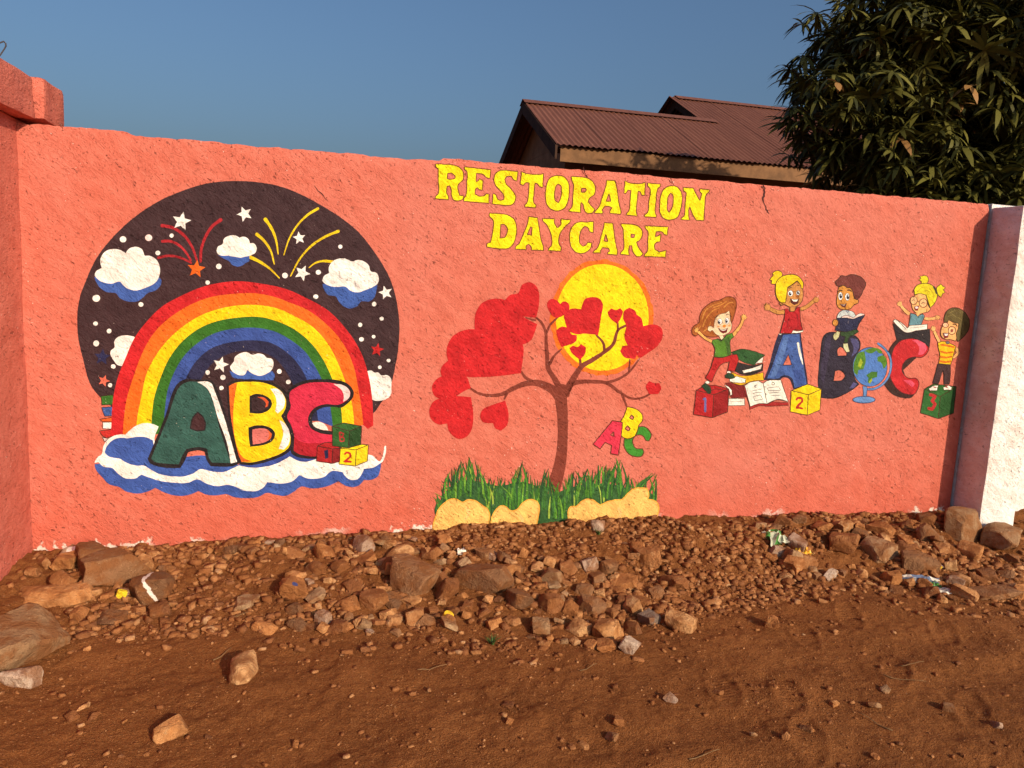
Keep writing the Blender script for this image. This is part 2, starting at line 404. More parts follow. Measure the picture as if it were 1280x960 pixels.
def spline(pts, closed=True, thr=52, step=1.6):
    """Catmull-Rom through traced points; corners sharper than thr degrees stay corners"""
    n = len(pts); P = [np.array(p, float) for p in pts]; out = []
    def corner(i):
        if not closed and i in (0, n-1): return True
        a = P[i]-P[i-1]; b = P[(i+1) % n]-P[i]
        la, lb = np.linalg.norm(a), np.linalg.norm(b)
        if la < 1e-6 or lb < 1e-6: return True
        return math.degrees(math.acos(max(-1, min(1, a@b/la/lb)))) > thr
    cs = [corner(i) for i in range(n)]
    for i in range(n if closed else n-1):
        p1, p2 = P[i], P[(i+1) % n]; L = np.linalg.norm(p2-p1)
        if L < 1e-6: continue
        p0 = p1-(p2-p1) if cs[i] else P[i-1]
        p3 = p2+(p2-p1) if cs[(i+1) % n] else P[(i+2) % n]
        l0, l3 = max(np.linalg.norm(p1-p0), 1e-6), max(np.linalg.norm(p3-p2), 1e-6)
        m1 = (p2-p1) if cs[i] else 0.5*((p1-p0)/l0+(p2-p1)/L)*L
        m2 = (p2-p1) if cs[(i+1) % n] else 0.5*((p2-p1)/L+(p3-p2)/l3)*L
        k = max(1, int(L/step))
        for j in range(k):
            t = j/k; t2 = t*t; t3 = t2*t
            out.append(tuple((2*t3-3*t2+1)*p1+(t3-2*t2+t)*m1+(-2*t3+3*t2)*p2+(t3-t2)*m2))
    if not closed: out.append(tuple(P[-1]))
    return out
def on_wall_n(pts):
    a = np.asarray(pts, float)
    d = (a[:, :1]-640)/F_PX*RIGHT-(a[:, 1:]-480)/F_PX*UP+FWD
    t = -CAM[1]/d[:, 1]
    return list(zip((CAM[0]+d[:, 0]*t).tolist(), (CAM[2]+d[:, 2]*t).tolist()))
def pip(x, y, loop):
    c = False; n = len(loop); j = n-1
    for i in range(n):
        xi, yi = loop[i]; xj, yj = loop[j]
        if (yi > y) != (yj > y) and x < (xj-xi)*(y-yi)/(yj-yi)+xi: c = not c
        j = i
    return c
class Paint:
    """one painted motif: layered thin coats of paint on the wall, one mesh object"""
    def __init__(s, name, parent, base=0.0014, dl=0.00002):
        s.name, s.parent, s.off, s.dl = name, parent, 0.0008+(base-0.0014)*0.5, dl
        s.v, s.f, s.mi, s.mats = [], [], [], []
    def _m(s, c):
        m = paint(*c)
        if m not in s.mats: s.mats.append(m)
        return s.mats.index(m)
    def _put(s, V2, F, c):
        V2 = np.asarray(V2, float)
        y = wav(V2[:, 0], V2[:, 1])-s.off
        b = len(s.v); s.v += [(a[0], yy, a[1]) for a, yy in zip(V2, y)]
        s.f += [tuple(b+i for i in f) for f in F]; s.mi += [s._m(c)]*len(F); s.off += s.dl
    def fill(s, pts, c, holes=(), thr=52, outline=None, ow=0.9, raw=False):
        loops = [pts if raw else spline(pts, True, thr)]+[h if raw else spline(h, True, thr) for h in holes]
        if not raw:
            A_ = [np.array(lp) for lp in loops]
            loops = [list(zip(a[:, 0]+.35*vnoise(a[:, 0]*.45, a[:, 1]*.45, 21), a[:, 1]+.35*vnoise(a[:, 0]*.45, a[:, 1]*.45, 22))) for a in A_]
        W = [on_wall_n(lp) for lp in loops]
        verts = []; faces = []
        for lp in W:
            faces.append(list(range(len(verts), len(verts)+len(lp)))); verts += [Vector(p) for p in lp]
        xs = [p[0] for p in W[0]]; zs = [p[1] for p in W[0]]; g = 0.055
        if max(xs)-min(xs) > 0.12 and max(zs)-min(zs) > 0.12:
            for gx in np.arange(min(xs)+g/2, max(xs), g):
                for gy in np.arange(min(zs)+g/2, max(zs), g): verts.append(Vector((gx, gy)))
        V, E, Fc = delaunay_2d_cdt(verts, [], faces, 1, 1e-6)[:3]
        keep = []
        for f in Fc:
            cx = sum(V[i].x for i in f)/len(f); cy = sum(V[i].y for i in f)/len(f)
            ins = pip(cx, cy, W[0]) and not any(pip(cx, cy, h) for h in W[1:])
            if ins:
                a = 0
                for i in range(len(f)): a += V[f[i]].x*V[f[(i+1) % len(f)]].y-V[f[(i+1) % len(f)]].x*V[f[i]].y
                if abs(a) > 1e-9: keep.append(f if a > 0 else f[::-1])
        s._put([(v.x, v.y) for v in V], keep, c)
        if outline:
            for lp in loops: s.line(lp, ow, ow, outline, closed=True, raw=True)
        return s
    def line(s, pts, w0, w1, c, closed=False, raw=False, wm=None):
        P = pts if raw else spline(pts, closed, 60, 1.3)
        P = np.array(P, float); n = len(P)
        if n < 2: return s
        if closed: tan = np.roll(P, -1, 0)-np.roll(P, 1, 0)
        else: tan = np.gradient(P, axis=0)
        L = np.linalg.norm(tan, axis=1); L[L < 1e-9] = 1; nm = np.stack([-tan[:, 1], tan[:, 0]], 1)/L[:, None]
        t = np.linspace(0, 1, n)
        w = w0+(w1-w0)*t if wm is None else np.interp(t, np.linspace(0, 1, len(wm)), wm)
        w = w+np.minimum(0.25*w, 0.8)*vnoise(P[:, 0]*.28, P[:, 1]*.28, 41)
        A = P+nm*w[:, None]/2; B = P-nm*w[:, None]/2
        if not closed:            # rounded brush ends
            A[0] = P[0]+nm[0]*w[0]*.28; B[0] = P[0]-nm[0]*w[0]*.28; A[-1] = P[-1]+nm[-1]*w[-1]*.28; B[-1] = P[-1]-nm[-1]*w[-1]*.28
        V = on_wall_n(A)+on_wall_n(B)
        m = n if closed else n-1
        F = [(i, (i+1) % n, n+(i+1) % n, n+i) for i in range(m)]
        a = V[F[0][0]]; b = V[F[0][1]]; d = V[F[0][2]]
        if (b[0]-a[0])*(d[1]-a[1])-(b[1]-a[1])*(d[0]-a[0]) < 0: F = [f[::-1] for f in F]
        s._put(V, F, c); return s
    def dot(s, pts, rx, ry, c, outline=None, ow=0.8, k=18):
        (cx, cy), = pts
        lp = [(cx+rx*math.cos(a), cy+ry*math.sin(a)) for a in np.linspace(0, 2*math.pi, k, endpoint=False)]
        return s.fill(lp, c, raw=True, outline=outline, ow=ow)
    def done(s):
        o = new_mesh(s.name, s.v, s.f, s.mats, s.parent, midx=s.mi)
        return o
def star_pts(pts, r, rot=0, inner=0.45):
    (cx, cy), = pts
    return [(cx+(r if i % 2 == 0 else r*inner)*math.sin(math.radians(rot)+i*math.pi/5), cy-(r if i % 2 == 0 else r*inner)*math.cos(math.radians(rot)+i*math.pi/5)) for i in range(10)]

WHITE = (255, 240, 222); NIGHT = (62, 36, 38); RBLUE = (62, 92, 160); BLACK = (34, 24, 26)
CRED, CORG, CYEL, CGRN, CBLU, CNAV = (204, 28, 32), (246, 108, 22), (255, 205, 0), (52, 108, 26), (56, 80, 146), (38, 36, 66)

# ---------------------------------------------------------------- rainbow emblem
def rainbow_emblem():
    p = Paint('rainbow_emblem', WALL)
    p.fill(PX((126, 497), (113, 480), (105, 453), (98, 422), (96.7, 403), (97.5, 385), (101, 368), (106.7, 353), (120, 324), (138, 300), (165, 274), (196.7, 252.5), (228, 238.5), (258, 229.5), (290, 226.3), (320, 227.5), (350, 233), (376, 243), (400, 255.8), (426, 272), (448, 290), (468, 315), (485, 343), (492, 361), (496, 378), (499, 400), (499, 420), (497.5, 438), (495, 453), (490, 476), (483, 495), (476, 504), (468, 515), (455, 522), (300, 526), (285, 540), (215, 535), (160, 520)), NIGHT)
    em = p.done(); tag(em, 'round night sky emblem with rainbow, clouds and big ABC letters')
    b0 = PX((138, 545), (139, 536), (140, 514), (142, 495), (148, 470), (156.7, 448), (168, 423), (183, 402.5), (203, 383), (223, 371.5), (256.7, 357.5), (295, 351.5), (323, 354), (356.7, 361), (383, 372.5), (410, 388), (433, 411.7), (450, 438), (460, 466.7), (465, 496.7), (466.7, 531.7), (460, 536))
    b1 = PX((153.5, 545), (155, 523), (159, 496.7), (168, 468), (176, 446), (186, 426), (197, 411), (215, 395), (240, 380), (265, 371), (290, 367.5), (320, 366.7), (345, 371.7), (361.7, 378), (383, 386.7), (406.7, 404), (428, 428), (441.7, 456.7), (448, 486.7), (452.5, 515), (454, 531))
    b2 = PX((170, 545), (171.7, 522), (176.7, 496.7), (183.5, 466.7), (196.7, 441.7), (213, 421.7), (233, 405), (256.7, 391.7), (290, 382.7), (316.7, 381), (345, 385), (368, 395), (390, 408), (410, 430), (423, 455), (432, 478), (440, 505), (443, 533))
    b3 = PX((188.5, 545), (190, 520), (193, 496.7), (201.7, 470), (211.7, 448), (228, 426.7), (250, 410), (273, 401), (300, 396.7), (323, 396), (346.7, 401.7), (368, 411.7), (386.7, 426.7), (403, 448), (413, 468), (421, 490), (426, 508), (428, 533))
    b4 = PX((204, 540), (206.7, 508), (210, 486.7), (221.7, 458), (233, 441.7), (250, 426.7), (270, 416), (300, 410), (323, 410), (345, 415), (365, 426), (381.7, 440), (393, 456.7), (401, 471.7), (409, 492), (413, 510), (416, 533))
    b5 = PX((222, 520), (226, 490), (233, 471.7), (245, 451.7), (265, 435), (300, 426), (320, 425.5), (340, 429), (360, 441.7), (375, 458), (383, 473), (393, 500), (398, 526))
    b6 = PX((240, 520), (246, 490), (254, 470), (268, 452), (290, 441), (310, 438.5), (330, 441), (346, 450), (358, 465), (366, 480), (372, 500), (376, 526))
    # clouds and stars that the rainbow overlaps come first
    def motif(name, base=0.0018): return Paint(name, em, base)
    q = motif('cloud'); q.fill(K3((290, 440), (292, 410), (320, 385), (318, 340), (340, 310), (390, 295), (440, 298), (475, 310), (520, 380), (420, 520), (340, 515), (315, 485)), WHITE, thr=75); q.done()
    q = motif('cloud'); q.fill(K4((1000, 575), (1045, 558), (1070, 575), (1095, 572), (1120, 595), (1160, 592), (1190, 615), (1195, 680), (1190, 740), (1160, 770), (1110, 785), (1060, 780), (1000, 690)), WHITE, thr=70); q.done()
    B = [b0, b1, b2, b3, b4, b5, b6]
    for i, c in enumerate((CRED, CORG, CYEL, CGRN, CBLU, CNAV)):
        q = motif('rainbow_band', 0.0022+0.00012*i)
        a = spline(B[i], False); b = spline(B[i+1], False)
        q.fill(a+b[::-1], c, raw=True); q.done()
    q = motif('cloud')
    q.fill(K1((168, 760), (185, 800), (220, 845), (260, 870), (330, 880), (360, 915), (420, 940), (490, 940), (530, 915), (565, 880), (630, 855), (665, 820), (670, 780), (650, 755), (560, 800), (400, 760), (200, 740)), RBLUE)
    q.fill(K1((170, 745), (185, 712), (225, 690), (213, 645), (225, 595), (262, 560), (320, 547), (370, 558), (402, 580), (430, 545), (480, 530), (525, 550), (545, 598), (590, 600), (635, 630), (660, 690), (655, 750), (625, 800), (560, 835), (480, 858), (420, 845), (380, 815), (362, 793), (300, 806), (230, 795), (190, 770)), WHITE, thr=64); q.done()
    q = motif('cloud', 0.0024)
    q.fill(K1((1095, 595), (1140, 620), (1180, 640), (1200, 665), (1240, 680))+K2((40, 682), (80, 670), (100, 655), (130, 640), (130, 600), (60, 580), (-60, 580)), RBLUE)
    q.fill(K1((1085, 560), (1095, 530), (1130, 510), (1140, 470), (1180, 448), (1220, 445), (1255, 460))+K2((50, 465), (90, 455), (125, 475), (135, 505), (165, 505), (185, 540), (175, 575), (140, 595), (100, 605), (60, 612), (20, 605), (-20, 600))+K1((1180, 595), (1130, 598), (1095, 585)), WHITE, thr=64); q.done()
    q = motif('cloud', 0.0024)
    q.fill(K2((678, 810), (690, 850), (720, 890), (780, 905), (800, 940), (840, 980), (890, 993), (940, 975), (970, 940), (1030, 940), (1070, 905), (1085, 850), (1090, 820), (900, 790)), RBLUE)
    q.fill(K2((675, 785), (690, 750), (728, 728), (725, 690), (745, 650), (790, 622), (840, 618), (880, 632), (900, 642), (940, 630), (990, 640), (1025, 670), (1040, 715), (1080, 725), (1100, 760), (1095, 800), (1060, 830), (1000, 855), (950, 872), (890, 862), (850, 830), (780, 832), (710, 815)), WHITE, thr=64); q.done()
    q = motif('cloud', 0.0032)
    q.fill(K4((-18, 560), (0, 600), (20, 615), (60, 620), (200, 632), (315, 630), (320, 590), (300, 560), (200, 590), (110, 560), (60, 590)), RBLUE)
    q.fill(K4((15, 490), (20, 460), (60, 430), (110, 420), (150, 440), (200, 430), (245, 445), (260, 462), (300, 472), (312, 500), (300, 550), (265, 580), (210, 598), (160, 585), (115, 555), (95, 590), (50, 592), (0, 560), (-14, 530)), WHITE, thr=64); q.done()
    for k, cx, cy, r, rot, c in ((K1, 822, 340, 74, 12, WHITE), (K2, 95, 285, 60, -22, WHITE), (K2, 505, 465, 50, -8, WHITE), (K2, 527, 728, 62, 25, WHITE), (K2, 1152, 875, 54, -15, WHITE), (K3, 1115, 515, 62, 14, WHITE),
                                 (K3, 240, 635, 46, 20, (240, 112, 84)), (K1, 932, 697, 70, 8, (244, 104, 20)), (K3, 228, 458, 64, 5, (40, 40, 78)), (K4, 1088, 403, 52, 10, (196, 30, 30))):
        q = motif('star', 0.0042); q.fill(star_pts(k((cx, cy)), r/6, rot), c, thr=10); q.done()
    for k, L in ((K1, ((384, 475, 25), (576, 463, 27), (748, 447, 16), (645, 577, 19), (1102, 678, 21), (1018, 799, 17), (184, 917, 29))), (K2, ((812, 530, 16), (648, 722, 20), (398, 746, 22), (628, 905, 19))),
                 (K3, ((178, 207, 18), (280, 262, 18), (183, 355, 22), (518, 63, 19), (311, 528, 18), (287, 668, 16), (1018, 573, 17), (1133, 610, 20), (1121, 689, 17))),
                 (K4, ((1066, 60, 17), (1122, 170, 16), (961, 216, 16), (971, 324, 18), (1062, 304, 14), (1174, 483, 15), (1108, 534, 14), (355, 565, 18), (423, 644, 18)))):
        for (x, y, r) in L:
            q = motif('snow_dot', 0.0042); q.dot(k((x, y)), r/6, r/6*random.uniform(.9, 1.05), (252, 214, 200) if (x, y) == (576, 463) else WHITE, k=14); q.done()
    FR, FY = (176, 30, 38), (238, 196, 14)
    q = motif('firework', 0.0018)
    for s_, a, b in ((K1((665, 370), (760, 390), (840, 445), (900, 530), (940, 640)), 4.2, 2.6), (K1((668, 490), (740, 490), (810, 525), (860, 580), (895, 640)), 3.8, 2.4), (K1((640, 615), (730, 598), (820, 615), (900, 655)), 3.5, 2.4), (K1((1125, 322), (1050, 380), (1000, 460), (970, 550), (965, 650)), 4.4, 2.8)):
        q.line(s_, a, b, FR)
    q.done()
    q = motif('firework', 0.0016)
    for s_, a, b in ((K2((120, 600), (220, 650), (290, 700), (358, 768)), 4.4, 1.4), (K2((178, 430), (240, 485), (290, 560), (318, 665)), 4.2, 1.4), (K2((243, 315), (295, 390), (330, 480), (347, 590)), 4.4, 1.4),
                     (K2((652, 240), (570, 290), (490, 370), (430, 470), (388, 595)), 3.2, 1.4), (K2((807, 410), (700, 455), (600, 520), (510, 620), (437, 755)), 3.6, 1.6), (K2((575, 690), (620, 655), (680, 638), (765, 645)), 1.2, 4.0)):
        q.line(s_, a, b, FY)
    q.done()
    # stack of books peeping out on the left
    OL = (60, 26, 20)
    for pts, c in ((K5((158, 150), (250, 140), (250, 215), (165, 215)), (56, 112, 34)), (K5((162, 236), (245, 230), (245, 300), (185, 300)), (62, 92, 150)), (K5((148, 325), (245, 308), (245, 345), (172, 342)), (226, 96, 30)),
                   (K5((172, 346), (245, 346), (245, 396), (172, 394)), WHITE), (K5((145, 412), (245, 398), (245, 450), (200, 466), (166, 446)), (190, 40, 32)), (K5((166, 458), (215, 470), (186, 492)), (240, 214, 200))):
        q = motif('book', 0.0017); q.fill(pts, c, thr=20, outline=OL, ow=0.9); q.done()
    # cloud bank
    CB = (60, 88, 158)
    q = motif('cloud_bank', 0.0040)
    bank = K5((110, 660), (120, 700), (170, 760), (220, 810), (290, 830), (350, 865), (440, 880), (510, 865), (565, 838), (640, 875), (740, 898), (820, 890), (890, 862), (940, 885), (1010, 895), (1100, 885), (1150, 905), (1260, 915))+K6((130, 915), (200, 905), (260, 875), (330, 890), (400, 898), (460, 870), (520, 828), (600, 842), (700, 830), (800, 790), (850, 820), (900, 832), (950, 820), (990, 778), (1040, 778), (1090, 755), (1110, 710), (1118, 650), (900, 640), (600, 640), (300, 660))+K5((1100, 700), (600, 640), (300, 640))
    q.fill(bank, CB, thr=45)
    white = K5((110, 650), (130, 610), (165, 585), (175, 530), (200, 485), (250, 450), (300, 437), (340, 440), (400, 385), (470, 355), (540, 358), (590, 378), (560, 470), (600, 620), (1000, 640), (1180, 668))+K6((50, 670), (150, 680), (250, 670), (350, 640), (430, 600), (500, 620), (640, 600), (1020, 588), (1060, 600), (1095, 635), (1110, 640), (1130, 600), (1144, 525), (1155, 520), (1152, 580), (1130, 640), (1105, 658), (1060, 685), (990, 695), (970, 740), (940, 775), (890, 778), (850, 750), (830, 720), (750, 712), (690, 755), (620, 770), (560, 765), (505, 742), (450, 790), (370, 805), (265, 795), (240, 830), (190, 860), (120, 862), (50, 850))+K5((1230, 855), (1110, 815), (1040, 825), (960, 810), (880, 775), (810, 800), (720, 800), (600, 785), (520, 760), (460, 738), (420, 765), (340, 765), (290, 735), (240, 688), (180, 680), (140, 645))
    q.fill(white, WHITE, thr=45)
    q.fill(K5((185, 570), (200, 530), (240, 485), (300, 462), (360, 466), (430, 455), (500, 460), (548, 482), (560, 540), (640, 600), (800, 604), (940, 598), (1000, 640), (1200, 665), (1150, 690), (1080, 718), (990, 715), (900, 698), (850, 730), (790, 750), (700, 752), (600, 735), (530, 700), (480, 670), (430, 672), (350, 650), (300, 620), (250, 612), (205, 595)), CB, thr=48)
    q.fill(K6((40, 668), (140, 686), (240, 680), (330, 658), (400, 622), (432, 602), (500, 636), (560, 642), (640, 618), (560, 590), (480, 570), (440, 545), (300, 610), (100, 640)), (58, 76, 146), thr=45)
    q.done()
    # letters
    q = motif('letter_a', 0.0050)
    q.fill(K5((508, 622), (640, 300), (728, 62), (790, 22), (880, 26), (985, 34), (1014, 66), (1085, 258), (1148, 440), (1202, 650), (1150, 674), (980, 676), (948, 622), (936, 566), (890, 556), (812, 570), (784, 640), (752, 690), (620, 684), (525, 652)), BLACK, thr=48)
    q.fill(K5((534, 618), (660, 310), (752, 76), (800, 46), (870, 42), (920, 60), (960, 100), (1050, 400), (1132, 652), (990, 648), (966, 605), (955, 545), (900, 532), (800, 545), (766, 600), (742, 662), (640, 655), (555, 640)), (48, 88, 76), thr=48)
    q.fill(K5((880, 44), (950, 40), (985, 55), (1010, 110), (1075, 290), (1124, 450), (1178, 642), (1132, 655), (1100, 490), (1040, 330), (960, 100), (920, 65)), WHITE, thr=48)
    q.fill(K5((828, 392), (848, 310), (885, 270), (922, 305), (942, 360), (935, 405), (880, 410)), (64, 32, 34), outline=BLACK, ow=1.6)
    q.done()
    q = motif('letter_b', 0.0056)
    q.fill(K6((-38, 60), (0, 38), (100, 24), (220, 30), (320, 56), (394, 106), (430, 190), (420, 260), (392, 300), (436, 370), (460, 450), (455, 532), (404, 584), (300, 630), (150, 666), (58, 662), (36, 600), (6, 480), (-24, 300)), BLACK, thr=60)
    q.fill(K6((-22, 75), (30, 50), (120, 42), (220, 47), (310, 75), (370, 115), (406, 190), (398, 250), (368, 300), (413, 380), (438, 450), (428, 530), (378, 573), (280, 613), (150, 646), (72, 643), (47, 580), (22, 470), (-8, 300)), (252, 206, 4), thr=60)
    q.fill(K6((-22, 75), (10, 57), (40, 52), (22, 150), (10, 280), (17, 420), (42, 540), (82, 608), (150, 640), (72, 643), (47, 580), (22, 470), (-8, 300)), (232, 104, 26))
    q.fill(K6((132, 150), (180, 133), (240, 143), (293, 180), (298, 222), (262, 264), (200, 281), (132, 276)), BLACK)
    q.fill(K6((148, 166), (200, 150), (240, 158), (272, 190), (274, 224), (246, 250), (200, 262), (148, 258)), (58, 34, 36))
    q.fill(K6((190, 156), (240, 160), (275, 190), (270, 225), (250, 235), (255, 205), (230, 175)), (222, 84, 40))
    q.fill(K6((123, 385), (180, 370), (262, 376), (314, 408), (322, 452), (292, 494), (220, 519), (138, 529), (128, 480)), BLACK)
    q.fill(K6((152, 402), (200, 392), (260, 398), (299, 430), (291, 466), (240, 497), (156, 512)), (226, 118, 104))
    q.fill(K6((262, 400), (299, 430), (291, 466), (262, 480), (280, 440)), (232, 100, 40))
    q.fill(K6((290, 95), (340, 95), (380, 130), (398, 180), (385, 240), (345, 280), (325, 260), (335, 210), (325, 150)), (255, 236, 220))
    q.fill(K6((355, 330), (385, 345), (425, 400), (435, 450), (425, 510), (390, 550), (350, 545), (370, 490), (385, 440), (375, 380)), (255, 236, 220)); q.done()
    q = motif('letter_c', 0.0050)
    q.fill(K6((420, 108), (468, 64), (560, 30), (680, 23), (790, 30), (864, 55), (910, 110), (910, 152), (874, 199), (822, 235), (760, 230), (704, 232), (646, 252), (608, 290), (600, 330), (618, 374), (672, 402), (764, 414), (774, 522), (640, 616), (560, 618), (488, 606), (444, 576), (448, 480), (434, 390), (398, 300), (424, 230), (412, 160)), BLACK, thr=60)
    q.fill(K6((435, 120), (480, 85), (560, 54), (680, 46), (780, 56), (848, 76), (886, 115), (883, 150), (848, 190), (800, 214), (700, 210), (630, 232), (586, 275), (570, 325), (586, 384), (640, 420), (700, 436), (755, 440), (760, 520), (640, 598), (560, 598), (500, 583), (462, 560), (470, 480), (452, 390), (414, 300), (441, 230), (431, 165)), (212, 40, 66), thr=60)
    q.fill(K6((468, 455), (520, 492), (640, 502), (755, 490), (640, 598), (560, 598), (500, 583), (462, 560)), (178, 22, 36), thr=50)
    q.fill(K6((760, 58), (820, 64), (868, 90), (885, 120), (878, 160), (835, 193), (838, 150), (822, 105)), (250, 214, 200))
    q.fill(K6((600, 350), (650, 342), (700, 365), (722, 408), (670, 400), (620, 380)), (248, 228, 205)); q.done()
    # toy blocks
    def block(name, k, top, front, right, c, base, ow=0.9):
        q = motif(name, base); dk = tuple(int(v*.78) for v in c)
        q.fill(k(*top), tuple(min(255, int(v*1.05)) for v in c), thr=5, outline=OL, ow=ow); q.fill(k(*front), c, thr=5, outline=OL, ow=ow); q.fill(k(*right), dk if c[0] < 220 else c, thr=5, outline=OL, ow=ow)
        return q
    q = block('toy_block', K6, ((640, 525), (700, 495), (770, 500), (812, 540), (755, 545)), ((640, 525), (755, 545), (750, 655), (633, 637)), ((755, 545), (812, 540), (808, 640), (750, 655)), (172, 26, 28), 0.0066)
    q.fill(K6((690, 560), (720, 550), (722, 612), (700, 622)), (34, 34, 70)); q.done()
    q = block('toy_block', K6, ((808, 540), (890, 505), (1022, 515), (932, 552)), ((808, 540), (932, 552), (925, 674), (803, 660)), ((932, 552), (1022, 515), (1016, 636), (925, 674)), (248, 208, 16), 0.0066)
    q.line(K6((842, 588), (858, 574), (884, 578), (888, 600), (866, 622), (842, 640), (866, 640), (898, 642)), 2.6, 2.6, (190, 30, 26)); q.done()
    q = block('toy_block', K6, ((752, 375), (840, 350), (972, 375), (882, 412)), ((752, 375), (882, 412), (872, 538), (754, 522)), ((882, 412), (972, 375), (966, 512), (872, 538)), (46, 92, 36), 0.0074)
    q.line(K6((806, 418), (812, 490)), 1.8, 1.8, (180, 40, 40)); q.line(K6((806, 418), (836, 430), (832, 448), (812, 454), (840, 464), (840, 486), (812, 490)), 1.7, 1.7, (180, 40, 40)); q.done()
    return em
rainbow_emblem()

